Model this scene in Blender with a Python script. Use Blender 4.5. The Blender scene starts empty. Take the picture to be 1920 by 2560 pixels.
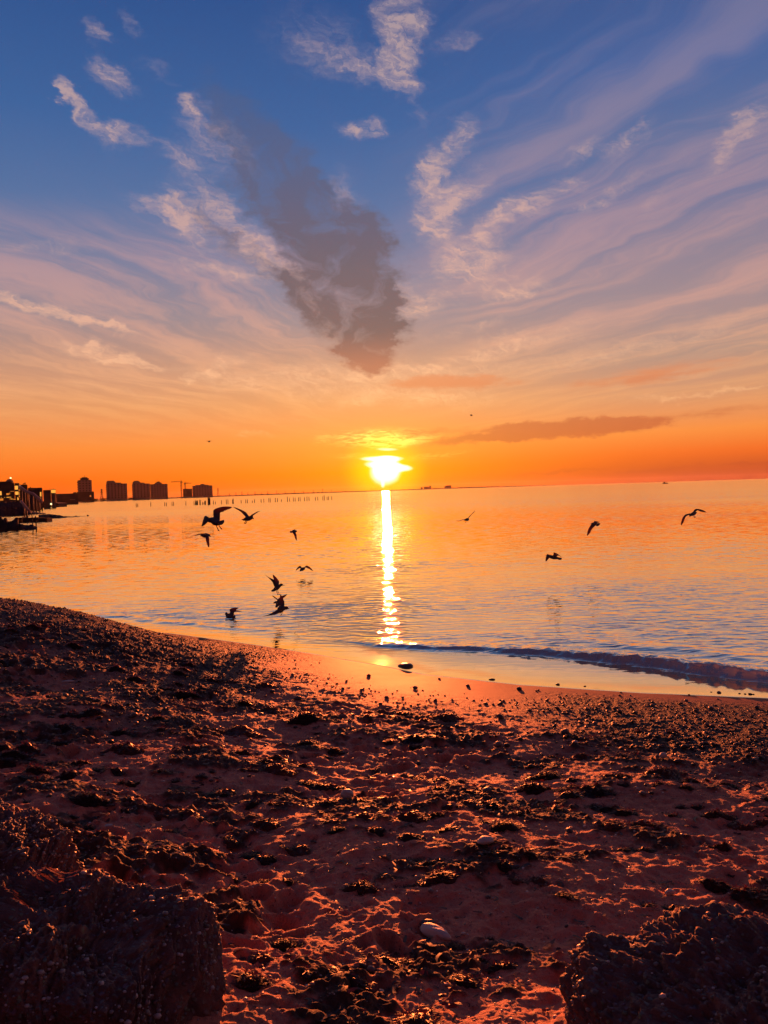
import bpy, bmesh, math, random
import numpy as np
from mathutils import Vector, Matrix
sc = bpy.context.scene
COL = sc.collection
R = math.radians
random.seed(7)
# ------------------------------------------------------------------ camera
H = 2.6                      # eye height above the sea (m); sea is z = 0
F = 1923.0                   # focal length in photo pixels
HOR = 1226.0                 # horizon row at the middle column
ROLL = math.atan(0.0314)
PITCH = math.atan((1280-HOR)*math.cos(ROLL)/F)
_f = Vector((0, math.cos(PITCH), -math.sin(PITCH)))
_r0 = Vector((1, 0, 0)); _u0 = _r0.cross(_f)
CR = _r0*math.cos(ROLL) - _u0*math.sin(ROLL)
CU = _r0*math.sin(ROLL) + _u0*math.cos(ROLL)
CP = Vector((0, 0, H))
cam = bpy.data.cameras.new('camera'); camo = bpy.data.objects.new('camera', cam); COL.objects.link(camo)
camo.matrix_world = Matrix(((CR.x, CU.x, -_f.x, CP.x), (CR.y, CU.y, -_f.y, CP.y), (CR.z, CU.z, -_f.z, CP.z), (0, 0, 0, 1)))
cam.sensor_fit = 'VERTICAL'; cam.sensor_height = 36; cam.lens = F/2560*36
cam.clip_start = 0.05; cam.clip_end = 60000
sc.camera = camo
def ray(px, py):             # direction of a photograph pixel, y component scaled to 1
    d = _f + CR*((px-960)/F) + CU*((1280-py)/F)
    return d/d.y
def at(px, py, depth):       # point at that pixel, `depth` metres ahead
    return CP + ray(px, py)*depth
def on(px, py, z=0.0):       # where the pixel's ray meets height z
    d = ray(px, py); return CP + d*((z-H)/d.z)
def ae(px, py):              # azimuth / elevation in degrees
    d = ray(px, py); return math.degrees(math.atan2(d.x, d.y)), math.degrees(math.atan2(d.z, math.hypot(d.x, d.y)))
SA, SE = ae(963, 1172)
# ------------------------------------------------------------------ colour / exposure
sc.render.engine = 'CYCLES'
sc.view_settings.view_transform = 'Standard'
sc.view_settings.look = 'None'
sc.view_settings.exposure = 1.0
sc.view_settings.gamma = 1
def lin(c):
    c = c/255; return c/12.92 if c <= .04045 else ((c+.055)/1.055)**2.4
def L(r, g, b, k=1.0): return (lin(r)*k, lin(g)*k, lin(b)*k, 1)
# ------------------------------------------------------------------ node expression helpers
class N:
    def __init__(s, tree): s.t = tree
    def new(s, ty, **kw):
        n = s.t.nodes.new(ty)
        for k, v in kw.items(): setattr(n, k, v)
        return n
    def lk(s, a, sock):
        if isinstance(a, (int, float, tuple, list)): sock.default_value = a
        else: s.t.links.new(a, sock)
    def m(s, op, a, b=0.0, c=0.0, clamp=False):
        n = s.new('ShaderNodeMath', operation=op, use_clamp=clamp)
        s.lk(a, n.inputs[0]); s.lk(b, n.inputs[1]); s.lk(c, n.inputs[2]); return n.outputs[0]
    def v(s, op, a, b=(0, 0, 0), scale=None, c=None):
        n = s.new('ShaderNodeVectorMath', operation=op)
        s.lk(a, n.inputs[0]); s.lk(b, n.inputs[1])
        if c is not None: s.lk(c, n.inputs[2])
        if scale is not None: s.lk(scale, n.inputs[3])
        return n.outputs['Value'] if op in ('LENGTH', 'DOT_PRODUCT', 'DISTANCE') else n.outputs[0]
    def sep(s, a):
        n = s.new('ShaderNodeSeparateXYZ'); s.lk(a, n.inputs[0]); return n.outputs
    def comb(s, x, y, z=0.0):
        n = s.new('ShaderNodeCombineXYZ'); s.lk(x, n.inputs[0]); s.lk(y, n.inputs[1]); s.lk(z, n.inputs[2]); return n.outputs[0]
    def ramp(s, f, stops, interp='LINEAR'):
        n = s.new('ShaderNodeValToRGB'); cr = n.color_ramp; cr.interpolation = interp
        while len(cr.elements) > 1: cr.elements.remove(cr.elements[-1])
        cr.elements[0].position = stops[0][0]; cr.elements[0].color = stops[0][1]
        for p, c in stops[1:]:
            e = cr.elements.new(p); e.color = c
        s.lk(f, n.inputs[0]); return n.outputs[0]
    def mix(s, f, a, b, mode='MIX'):
        n = s.new('ShaderNodeMix', data_type='RGBA', blend_type=mode)
        s.lk(f, n.inputs[0]); s.lk(a, n.inputs[6]); s.lk(b, n.inputs[7]); return n.outputs[2]
    def sm(s, x, lo, hi, a=0.0, b=1.0):
        n = s.new('ShaderNodeMapRange', interpolation_type='SMOOTHSTEP')
        s.lk(x, n.inputs[0]); s.lk(lo, n.inputs[1]); s.lk(hi, n.inputs[2]); s.lk(a, n.inputs[3]); s.lk(b, n.inputs[4]); return n.outputs[0]
    def noise(s, vec, scale=1.0, detail=4.0, rough=0.5, dist=0.0, col=False, dims='2D'):
        n = s.new('ShaderNodeTexNoise', noise_dimensions=dims)
        s.lk(vec, n.inputs['Vector']); s.lk(scale, n.inputs['Scale']); s.lk(detail, n.inputs['Detail'])
        s.lk(rough, n.inputs['Roughness']); s.lk(dist, n.inputs['Distortion']); return n.outputs['Color'] if col else n.outputs[0]
    def mapt(s, vec, loc, rot, scale, ty='TEXTURE'):
        n = s.new('ShaderNodeMapping', vector_type=ty)
        s.lk(vec, n.inputs[0]); s.lk(tuple(loc), n.inputs[1]); s.lk((0, 0, rot), n.inputs[2]); s.lk(tuple(scale), n.inputs[3]); return n.outputs[0]
# ------------------------------------------------------------------ world: sky and clouds, all from the view direction
world = bpy.data.worlds.new('World'); sc.world = world; world.use_nodes = True
wt = world.node_tree; wt.nodes.clear(); w = N(wt)
gen = w.new('ShaderNodeTexCoord').outputs['Generated']
dirn = w.v('NORMALIZE', gen); X, Y, Z = w.sep(dirn)
az = w.m('MULTIPLY', w.m('ARCTAN2', X, Y), 57.2958)
el = w.m('MULTIPLY', w.m('ARCSINE', w.m('MINIMUM', w.m('MAXIMUM', Z, -1.0), 1.0)), 57.2958)
elp = w.m('ABSOLUTE', el)
c0 = w.comb(az, elp)
warp = w.v('SUBTRACT', w.noise(w.v('MULTIPLY', c0, (.11, .2, 1)), 1.0, 4, .6, col=True), (.5, .5, .5))
cw = w.v('ADD', c0, w.v('MULTIPLY', warp, (5.0, 2.6, 0)))
warp2 = w.v('SUBTRACT', w.noise(w.v('MULTIPLY', c0, (.5, .9, 1)), 1.0, 4, .65, col=True), (.5, .5, .5))
cf = w.v('ADD', cw, w.v('MULTIPLY', warp2, (2.2, 1.3, 0)))
e1 = w.m('DIVIDE', elp, 90.0)
E = lambda d: d/90.0
base = w.ramp(e1, [(E(0), L(228, 80, 18)), (E(1.5), L(243, 102, 16)), (E(3.5), L(243, 130, 40)), (E(6.5), L(222, 146, 86)), (E(9.5), L(190, 140, 110)), (E(12.5), L(148, 130, 132)), (E(16), L(122, 122, 146)), (E(20), L(82, 108, 152)), (E(25), L(56, 94, 148)), (E(33), L(38, 74, 132)), (E(50), L(40, 40, 76)), (E(90), L(44, 36, 66))])
rside = w.sm(az, -2.0, 24.0)
baseR = w.ramp(e1, [(E(0), L(165, 62, 42)), (E(0.8), L(176, 66, 40)), (E(2), L(230, 94, 28)), (E(3.5), L(240, 134, 52)), (E(5.9), L(208, 142, 96)), (E(8.8), L(172, 138, 118)), (E(11.7), L(162, 134, 130)), (E(16), L(138, 124, 138)), (E(19), L(114, 114, 144)), (E(23), L(92, 106, 146)), (E(27), L(64, 94, 150)), (E(33), L(60, 80, 130)), (E(50), L(44, 42, 76)), (E(90), L(44, 36, 66))])
cloudc = w.ramp(e1, [(E(0), L(255, 150, 40)), (E(4), L(255, 172, 80)), (E(8), L(252, 178, 116)), (E(12), L(236, 168, 134)), (E(17), L(214, 158, 144)), (E(24), L(184, 150, 150)), (E(33), L(158, 144, 158)), (E(60), L(90, 80, 100))])
# cirrus veil on a flat cloud deck overhead (its streaks fan out from the horizon in perspective)
iz = w.m('DIVIDE', 1.0, w.m('ADD', w.m('ABSOLUTE', Z), .07))
P = w.comb(w.m('MULTIPLY', X, iz), w.m('MULTIPLY', Y, iz))
Pw = w.v('MULTIPLY_ADD', w.v('SUBTRACT', w.noise(P, .8, 4, .6, col=True), (.5, .5, .5)), (.55, .8, 0), c=P)
def rot(v, deg, sx, sy):
    t = R(deg)
    return w.comb(w.v('DOT_PRODUCT', v, (math.cos(t)*sx, -math.sin(t)*sx, 0)), w.v('DOT_PRODUCT', v, (math.sin(t)*sy, math.cos(t)*sy, 0)))
nr = w.noise(rot(Pw, -38, 3.6, .5), 1.0, 7, .64)
nl = w.noise(rot(Pw, 24, 3.2, .6), 1.3, 7, .66)
veilR = w.m('MULTIPLY', w.sm(nr, .34, .74), w.sm(az, -1.0, 10.0))
veilL = w.m('MULTIPLY', w.sm(nl, .36, .70), w.m('MULTIPLY', w.sm(az, 4.0, -8.0), w.sm(elp, 21.0, 15.0)))
veil = w.m('MULTIPLY', w.m('ADD', veilR, veilL), w.m('MULTIPLY', w.sm(elp, 2.5, 8.0), w.sm(elp, 60.0, 30.0, 0, .62)))
veilf = w.m('MULTIPLY', veil, w.sm(elp, 33.0, 14.0, .45, .68))
def blobs(vec, items, cell, SC=1.0):       # soft ellipses; only those that can reach this cell of the sky
    tot = 0.0
    for (px, py, ln, wd, ang, amp) in items:
        a, e = ae(px, py); k = .0298*SC; t = R(-ang)
        ex = math.hypot(ln*math.cos(t), wd*math.sin(t))*k + 3.4; ey = math.hypot(ln*math.sin(t), wd*math.cos(t))*k + 2.2
        if a+ex < cell[0] or a-ex > cell[1] or e+ey < cell[2] or e-ey > cell[3]: continue
        u = w.v('SUBTRACT', vec, (a, e, 0)) if isinstance(tot, float) else w.v('SUBTRACT', w.v('MULTIPLY_ADD', tot, (1e-7, 1e-7, 0), c=vec), (a, e, 0))
        dA = w.v('DOT_PRODUCT', u, (math.cos(t)/(ln*k), math.sin(t)/(ln*k), 0))
        dB = w.v('DOT_PRODUCT', u, (-math.sin(t)/(wd*k), math.cos(t)/(wd*k), 0))
        q = w.m('SUBTRACT', 1.0, w.m('MULTIPLY_ADD', dA, dA, w.m('MULTIPLY', dB, dB)), clamp=True)
        tot = w.m('MULTIPLY_ADD', w.m('MULTIPLY', q, q), amp, tot)
    return tot
nf = w.noise(w.v('MULTIPLY', cw, (.30, .62, 1)), 1.0, 6, .56, .3)
nfine = w.noise(rot(cf, 24, .75, 2.3), 1.0, 6, .62, .3)
nh = w.noise(w.v('MULTIPLY', c0, (.22, 1.7, 1)), 1.0, 7, .62, .5)
brc = w.mix(.35, cloudc, L(255, 205, 160))
darkc = w.ramp(e1, [(E(9.2), L(176, 104, 70)), (E(11.5), L(114, 84, 76)), (E(16), L(106, 88, 90)), (E(22), L(88, 88, 112)), (E(30), L(66, 88, 130))])
barc = w.ramp(e1, [(E(0), L(170, 62, 44)), (E(1.5), L(186, 68, 36)), (E(4.5), L(192, 90, 40)), (E(8), L(222, 132, 76)), (E(11), L(196, 140, 118))])
# puffs and feathered streaks: px, py, half length, half width, tilt (deg, + = down to the right), strength
bright = [
 (248, 78, 45, 22, 55, .8), (312, 55, 34, 16, 60, .5), (295, 205, 66, 42, 10, 1.0), (152, 235, 30, 24, 60, .9), (200, 300, 90, 24, 42, 1.0),
 (310, 345, 90, 26, 5, 1.0), (400, 180, 60, 22, 20, .35), (480, 270, 26, 40, 0, .8), (520, 330, 100, 70, 30, .6), (430, 385, 50, 20, 20, .6),
 (400, 460, 40, 14, 20, .5), (500, 480, 130, 90, 30, .55), (400, 510, 110, 36, 12, .7), (600, 380, 70, 50, 40, .5), (460, 560, 150, 50, 35, .65), (620, 600, 170, 60, 38, .7),
 (740, 690, 130, 44, 42, .7), (820, 800, 90, 40, 50, .6), (1010, 30, 80, 110, 0, .9), (1030, 120, 90, 60, -30, 1.0), (960, 180, 110, 36, 15, .8),
 (1010, 225, 60, 22, 30, .8), (780, 90, 160, 90, 10, .35), (850, 150, 120, 40, 20, .5), (912, 325, 64, 26, -5, .85), (1040, 290, 40, 24, 0, .4), (880, 480, 60, 60, 60, .55),
 (1110, 370, 110, 50, -35, .95), (1060, 450, 60, 34, -40, .7), (1170, 110, 60, 26, -10, .5), (1130, 500, 130, 60, -30, .85), (1090, 560, 60, 120, 5, .7), (1240, 560, 130, 26, -18, .8),
 (1310, 500, 110, 34, -20, .7), (1160, 640, 140, 50, -12, .9), (1200, 700, 190, 60, -8, .6), (1290, 730, 130, 24, -8, .6), (1060, 770, 80, 40, -20, .7), (1000, 730, 60, 70, 0, .6),
 (1480, 500, 170, 24, -16, .6), (1580, 350, 90, 28, -25, .7), (1470, 375, 70, 26, -25, .7), (1430, 450, 70, 20, -10, .5), (1720, 470, 200, 20, -20, .3), (1870, 320, 90, 40, -42, 1.0),
 (1500, 600, 60, 10, 5, .3), (1500, 880, 420, 60, -10, .4), (1250, 860, 300, 34, -8, .8), (1150, 830, 160, 20, -10, .5), (1100, 925, 260, 22, -3, .7), (1700, 840, 330, 26, -10, .3),
 (110, 770, 180, 20, 18, 1.0), (230, 810, 110, 14, 20, .8), (260, 880, 150, 22, 12, .9), (330, 905, 120, 14, 5, .7), (100, 620, 220, 22, -4, .4), (560, 690, 190, 26, 10, .7),
 (540, 920, 110, 26, -25, .7), (500, 880, 160, 40, 10, .35), (620, 960, 240, 44, 6, .6), (330, 990, 260, 44, 14, .35), (800, 930, 230, 44, 2, .7), (960, 985, 240, 44, -2, .8), (1130, 1000, 160, 26, 0, .5),
 (1820, 990, 150, 10, -8, .8), (1620, 1010, 100, 16, 0, .5), (1700, 1020, 60, 12, 0, .5), (640, 1094, 60, 8, 3, .6), (740, 1058, 40, 4, 3, .4),
]
dark = [
 (600, 330, 130, 80, 50, .5), (900, 780, 90, 80, 80, .4), (720, 480, 200, 90, 48, .35),
 (560, 260, 90, 40, 50, .45), (620, 340, 90, 50, 50, .8), (690, 430, 130, 80, 45, .9), (790, 510, 160, 80, 40, .9), (720, 500, 110, 90, 40, .5), (850, 610, 150, 90, 55, 1.0), (830, 700, 110, 100, 60, .9),
 (900, 720, 130, 110, 90, 1.0), (920, 820, 110, 80, 90, .95), (930, 862, 60, 46, 90, .8), (630, 640, 150, 34, 40, .5), (740, 740, 90, 40, 45, .5), (500, 540, 110, 30, 30, .3), (560, 450, 110, 70, 30, .3),
 (900, 870, 60, 40, 60, .6),
]
bars = [(1130, 958, 170, 22, 0, .9), (1060, 950, 90, 14, 0, .5), (1400, 1074, 230, 24, -1, 1.8), (1500, 1062, 130, 14, -1, 1.2), (1300, 1086, 160, 12, -3, .8), (1240, 1090, 200, 16, -5, .7), (1050, 1082, 130, 12, -2, .5), (1620, 940, 240, 26, -6, .5),
        (1780, 1030, 200, 14, -4, .3), (1870, 1157, 110, 6, 0, .7), (1650, 1175, 140, 8, -3, .5), (1400, 1180, 160, 6, -2, .4), (1780, 1190, 420, 16, -2, .7)]
rim = [(600, 530, 110, 26, 40, .9), (700, 630, 110, 24, 42, .9), (790, 740, 90, 20, 50, .9), (835, 810, 60, 18, 55, .8), (480, 430, 70, 26, 20, .8), (640, 440, 50, 20, 30, .6), (570, 340, 60, 26, 30, .6), (1015, 750, 50, 60, 0, .7), (1000, 660, 36, 50, 0, .6), (730, 560, 50, 16, 40, .5), (560, 400, 50, 22, 20, .6)]
glow = [(940, 1095, 180, 34, 0, 1.0), (960, 1105, 110, 20, 0, .8), (985, 1090, 70, 12, 20, .9), (900, 1085, 120, 12, 0, .6), (1040, 1100, 120, 14, -8, .4), (880, 1140, 120, 10, 0, .3), (1080, 1140, 120, 12, -6, .3)]
core = [(963, 1180, 54, 46, 0, 1.3), (966, 1168, 44, 36, 0, 1.0), (942, 1146, 62, 9, 0, 1.0), (975, 1147, 50, 9, 0, .9), (1003, 1169, 42, 13, 6, 1.1), (930, 1160, 34, 12, 0, .6), (968, 1123, 46, 7, 4, .55), (958, 1212, 6, 16, 0, .5)]
sdir = Vector((math.sin(R(SA))*math.cos(R(SE)), math.cos(R(SA))*math.cos(R(SE)), math.sin(R(SE))))
g = w.m('MULTIPLY', w.m('ARCCOSINE', w.m('MINIMUM', w.v('DOT_PRODUCT', dirn, tuple(sdir)), .9999999)), 57.2958)
g2 = w.v('LENGTH', w.v('MULTIPLY', w.v('SUBTRACT', c0, (SA, SE+.3, 0)), (.62, 1, 0)))
def add(col, f, c): return w.mix(1.0, col, w.mix(f, (0, 0, 0, 1), c), 'ADD')
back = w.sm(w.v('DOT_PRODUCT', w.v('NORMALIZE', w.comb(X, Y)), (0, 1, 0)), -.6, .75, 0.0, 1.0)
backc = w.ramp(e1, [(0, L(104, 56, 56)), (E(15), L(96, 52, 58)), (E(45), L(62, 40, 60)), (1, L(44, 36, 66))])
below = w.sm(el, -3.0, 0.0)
fv = (w.m('MULTIPLY_ADD', nf, .5, w.m('MULTIPLY', nh, .3)), w.v('MULTIPLY_ADD', warp2, (3.4, 2.0, 0), c=cw), w.v('MULTIPLY_ADD', warp2, (4.0, .8, 0), c=c0))
def finish(sky, cheap=False):
    if cheap:
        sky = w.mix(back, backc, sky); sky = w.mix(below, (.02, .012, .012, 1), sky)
    b = w.new('ShaderNodeBackground'); w.lk(sky, b.inputs[0]); b.inputs[1].default_value = .5
    return b.outputs[0]
def sunlight(sky, g, g2):
    sky = w.mix(w.sm(g, 3.6, .8, 0.0, .9), sky, L(255, 190, 0))
    sky = add(sky, w.m('EXPONENT', w.m('DIVIDE', w.m('MULTIPLY', g2, -1.0), 1.4)), (.20, .20, .0, 1))
    return add(sky, w.m('EXPONENT', w.m('DIVIDE', w.m('MULTIPLY', g, -1.0), 5.0)), (.10, .035, .0, 1))
sky0 = w.mix(w.m('MULTIPLY', w.sm(az, -2.0, 24.0), .9), base, baseR)
veiled = w.mix(veilf, sky0, cloudc)
shared = dict(c0=c0, cf=cf, dk=fv[1], br=fv[2], wp=warp2, veiled=veiled, brc=brc, darkc=darkc, barc=barc, nn=w.m('SUBTRACT', w.m('MULTIPLY_ADD', nfine, .2, fv[0]), .5), nfine=nfine, nh=nh, ns=w.noise(w.v('MULTIPLY', cw, (.42, .52, 1)), 1.0, 6, .6, .3), elp=elp, g=g, g2=g2)
def cell(c):                    # one window of the sky as a node group, so rays only pay for the clouds near them
    global w
    top = w
    gt = bpy.data.node_groups.new('sky_window', 'ShaderNodeTree')
    for k in shared: gt.interface.new_socket(k, in_out='INPUT', socket_type='NodeSocketVector' if k in ('c0', 'cf', 'dk', 'br', 'wp') else 'NodeSocketColor' if k in ('veiled', 'brc', 'darkc', 'barc') else 'NodeSocketFloat')
    gt.interface.new_socket('Shader', in_out='OUTPUT', socket_type='NodeSocketShader')
    w = N(gt); gi = w.new('NodeGroupInput'); I = {k: gi.outputs[k] for k in shared}
    nfine, nh, c0, nn = I['nfine'], I['nh'], I['c0'], I['nn']
    sky = I['veiled']
    fb = blobs(I['cf'], bright, c, 1.22)
    if not isinstance(fb, float):
        d = w.m('MULTIPLY', w.sm(w.m('MULTIPLY_ADD', fb, .16, nn), -.16, .34), w.sm(fb, .0, 1.0))
        d = w.m('MULTIPLY', d, w.m('MULTIPLY_ADD', nfine, 2.6, -.38), clamp=True)
        sky = w.mix(w.m('MULTIPLY', d, .66), sky, I['brc'])
    fd = blobs(I['dk'], dark, c, 1.5)
    if not isinstance(fd, float):
        d = w.m('MULTIPLY', w.sm(fd, .02, 1.15), w.m('MULTIPLY_ADD', w.m('SUBTRACT', I['ns'], .5), 2.6, .96), clamp=True)
        sky = w.mix(w.m('MULTIPLY', d, w.sm(I['elp'], 28.0, 17.0, .6, .97)), sky, I['darkc'])
    fr = blobs(I['br'], bars, c, 1.3)
    if not isinstance(fr, float):
        d = w.m('MULTIPLY', w.sm(w.m('MULTIPLY_ADD', w.m('SUBTRACT', nh, .5), 2.0, fr), -.3, .9), w.sm(fr, .0, .5))
        sky = w.mix(w.m('MULTIPLY', d, .85), sky, I['barc'])
    sky = sunlight(sky, I['g'], I['g2'])
    if c[2] < 6 and c[0] < 8 and c[1] > -9.5:
        fg = blobs(w.v('MULTIPLY_ADD', I['wp'], (3.0, .5, 0), c=c0), glow, c)
        if not isinstance(fg, float):
            fg = w.m('MULTIPLY', fg, w.sm(w.m('MULTIPLY_ADD', w.noise(w.v('MULTIPLY', c0, (.9, 5, 1)), 1.0, 5, .65, .8), .6, w.m('MULTIPLY', nh, .4)), .38, .62))
            sky = add(sky, w.m('MULTIPLY', fg, .8), (.5, .5, .10, 1))
        fc = blobs(w.v('MULTIPLY_ADD', I['wp'], (.25, .12, 0), c=c0), core, c)
        if not isinstance(fc, float): sky = add(sky, w.sm(fc, .12, .95), (1.4, 1.2, 1.1, 1))
    o = finish(sky)
    go = w.new('NodeGroupOutput'); w.lk(o, go.inputs[0])
    w = top
    n = w.new('ShaderNodeGroup'); n.node_tree = gt
    for k, v in shared.items(): w.lk(v, n.inputs[k])
    return n.outputs[0]
def pick(f, a, b):              # f = 0 -> a, 1 -> b, never both
    n = w.new('ShaderNodeMixShader'); w.lk(f, n.inputs[0]); w.lk(a, n.inputs[1]); w.lk(b, n.inputs[2]); return n.outputs[0]
def tree(x0, x1, y0, y1, xs, ys):
    if len(xs) == 0 and len(ys) == 0: return cell((x0, x1, y0, y1))
    if len(xs) >= len(ys):
        k = len(xs)//2
        return pick(w.m('GREATER_THAN', az, xs[k]), tree(x0, xs[k], y0, y1, xs[:k], ys), tree(xs[k], x1, y0, y1, xs[k+1:], ys))
    k = len(ys)//2
    return pick(w.m('GREATER_THAN', elp, ys[k]), tree(x0, x1, y0, ys[k], xs, ys[:k]), tree(x0, x1, ys[k], y1, xs, ys[k+1:]))
detail = tree(-33, 33, -1, 37, [-18, -9, -1, 8, 18], [5, 11, 18, 26])
inwin = w.m('MULTIPLY', w.m('LESS_THAN', w.m('ABSOLUTE', az), 40.0), w.m('MULTIPLY', w.m('LESS_THAN', el, 44.0), w.m('GREATER_THAN', el, -.2)))
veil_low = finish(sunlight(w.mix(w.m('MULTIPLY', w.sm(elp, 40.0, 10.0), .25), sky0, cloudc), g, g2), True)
skt = w.new('ShaderNodeTexSky', sky_type='NISHITA'); skt.sun_disc = False
skt.sun_elevation = R(SE); skt.sun_rotation = R(SA); skt.altitude = 0
bg1 = w.new('ShaderNodeBackground'); w.lk(w.mix(1.0, skt.outputs[0], (.10, .14, .30, 1), 'MULTIPLY'), bg1.inputs[0]); bg1.inputs[1].default_value = .05
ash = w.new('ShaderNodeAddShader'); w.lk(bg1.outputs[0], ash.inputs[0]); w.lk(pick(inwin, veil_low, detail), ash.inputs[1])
wo = w.new('ShaderNodeOutputWorld'); w.lk(ash.outputs[0], wo.inputs[0])
world.cycles.sampling_method = 'MANUAL'; world.cycles.sample_map_resolution = 512
# ------------------------------------------------------------------ the sun
sl = bpy.data.lights.new('sun', 'SUN'); sl.energy = 4.8; sl.angle = R(.53); sl.color = (1.0, .185, .042)
so = bpy.data.objects.new('sun', sl); COL.objects.link(so); so.location = (0, 50, 30)
so.rotation_euler = sdir.to_track_quat('Z', 'Y').to_euler()
# ------------------------------------------------------------------ helpers: noise, meshes, tags
def _h(ix, iy, seed):
    h = (ix.astype(np.int64)*374761393 + iy.astype(np.int64)*668265263 + seed*974634777) & 0xffffffff
    h = ((h ^ (h >> 13))*1274126177) & 0xffffffff
    return ((h ^ (h >> 16)) & 0xffff)/65535.0
def perlin(x, y, seed=0):
    xi = np.floor(x); yi = np.floor(y); fx = x-xi; fy = y-yi
    u = fx*fx*fx*(fx*(fx*6-15)+10); v = fy*fy*fy*(fy*(fy*6-15)+10)
    def gr(dx, dy):
        a = _h(xi+dx, yi+dy, seed)*6.2831853
        return np.cos(a)*(fx-dx)+np.sin(a)*(fy-dy)
    a = gr(0, 0); b = gr(1, 0); c = gr(0, 1); d = gr(1, 1)
    return ((a+(b-a)*u)+((c+(d-c)*u)-(a+(b-a)*u))*v)*1.5
def fbm(x, y, oct=4, gain=.5, seed=0):
    t = 0; a = 1; n = 0
    for i in range(oct):
        t = t+a*perlin(x, y, seed+i*17); n += a; a *= gain; x = x*2.03+5.1; y = y*2.03-3.7
    return t/n
def cells(x, y, seed=0):           # nearest random point: distance and its random value
    xi = np.floor(x); yi = np.floor(y); best = np.full(np.shape(x), 9.0); val = np.zeros(np.shape(x))
    for dx in (-1, 0, 1):
        for dy in (-1, 0, 1):
            cx = xi+dx; cy = yi+dy
            d = np.hypot(cx+_h(cx, cy, seed)-x, cy+_h(cx, cy, seed+7)-y)
            r = _h(cx, cy, seed+13); k = d < best
            best = np.where(k, d, best); val = np.where(k, r, val)
    return best, val
def ss(x, a, b):
    t = np.clip((x-a)/(b-a), 0, 1); return t*t*(3-2*t)
def mesh(name, V, Fc, mat=None, parent=None, smooth=True, attrs=None, mats=None, mi=None):
    me = bpy.data.meshes.new(name)
    V = np.asarray(V, dtype=np.float32).reshape(-1, 3)
    if isinstance(Fc, np.ndarray):
        k = Fc.shape[1]; me.vertices.add(len(V)); me.vertices.foreach_set('co', V.ravel())
        me.loops.add(Fc.size); me.loops.foreach_set('vertex_index', Fc.ravel().astype(np.int32))
        me.polygons.add(len(Fc)); me.polygons.foreach_set('loop_start', np.arange(0, Fc.size, k, dtype=np.int32))
        me.update(calc_edges=True)
    else: me.from_pydata([tuple(map(float, v)) for v in V], [], Fc); me.update()
    if smooth: me.polygons.foreach_set('use_smooth', np.ones(len(me.polygons), dtype=bool))
    for m_ in ([mat] if mat else (mats or [])): me.materials.append(m_)
    if mi is not None: me.polygons.foreach_set('material_index', np.asarray(mi, dtype=np.int32))
    for k2, a in (attrs or {}).items():
        at_ = me.attributes.new(k2, 'FLOAT', 'POINT'); at_.data.foreach_set('value', np.asarray(a, dtype=np.float32).ravel())
    o = bpy.data.objects.new(name, me); COL.objects.link(o)
    if parent is not None: o.parent = parent
    return o
def tag(o, label=None, cat=None, group=None, kind=None):
    for k, v in (('label', label), ('category', cat), ('group', group), ('kind', kind)):
        if v: o[k] = v
    return o
def empty(name, loc, label, cat, group=None, rz=0):
    o = bpy.data.objects.new(name, None); COL.objects.link(o); o.location = loc; o.rotation_euler = (0, 0, rz); o.empty_display_size = .2
    return tag(o, label, cat, group)
def dup(o, loc=None, rz=None, scale=None, label=None, parent=None):
    c = o.copy(); COL.objects.link(c)
    if parent is not None: c.parent = parent
    if loc is not None: c.location = loc
    if rz is not None: c.rotation_euler = (0, 0, rz)
    if scale is not None: c.scale = (scale,)*3 if isinstance(scale, (int, float)) else scale
    if label: c['label'] = label
    for ch in o.children: dup(ch, parent=c)
    return c
def boxes(bl):                     # list of (x0,x1,y0,y1,z0,z1[,rz]) -> verts, faces
    V = []; Fs = []
    for b in bl:
        x0, x1, y0, y1, z0, z1 = b[:6]; n = len(V)
        V += [(x0, y0, z0), (x1, y0, z0), (x1, y1, z0), (x0, y1, z0), (x0, y0, z1), (x1, y0, z1), (x1, y1, z1), (x0, y1, z1)]
        Fs += [[n+i for i in f] for f in ((0, 3, 2, 1), (4, 5, 6, 7), (0, 1, 5, 4), (1, 2, 6, 5), (2, 3, 7, 6), (3, 0, 4, 7))]
    return V, Fs
def tube(pts, rad, n=8, V=None, Fs=None):
    V = [] if V is None else V; Fs = [] if Fs is None else Fs
    pts = [Vector(p) for p in pts]; base_ = len(V)
    for i, p in enumerate(pts):
        t = (pts[min(i+1, len(pts)-1)]-pts[max(i-1, 0)]).normalized()
        a = t.cross(Vector((0, 0, 1)) if abs(t.z) < .9 else Vector((1, 0, 0))).normalized(); b = t.cross(a)
        r = rad[i] if isinstance(rad, (list, tuple)) else rad
        for k in range(n):
            q = 2*math.pi*k/n; V.append(p+a*math.cos(q)*r+b*math.sin(q)*r)
    for i in range(len(pts)-1):
        for k in range(n):
            Fs.append([base_+i*n+k, base_+i*n+(k+1) % n, base_+(i+1)*n+(k+1) % n, base_+(i+1)*n+k])
    Fs.append([base_+k for k in range(n)][::-1]); Fs.append([base_+(len(pts)-1)*n+k for k in range(n)])
    return V, Fs
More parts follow.
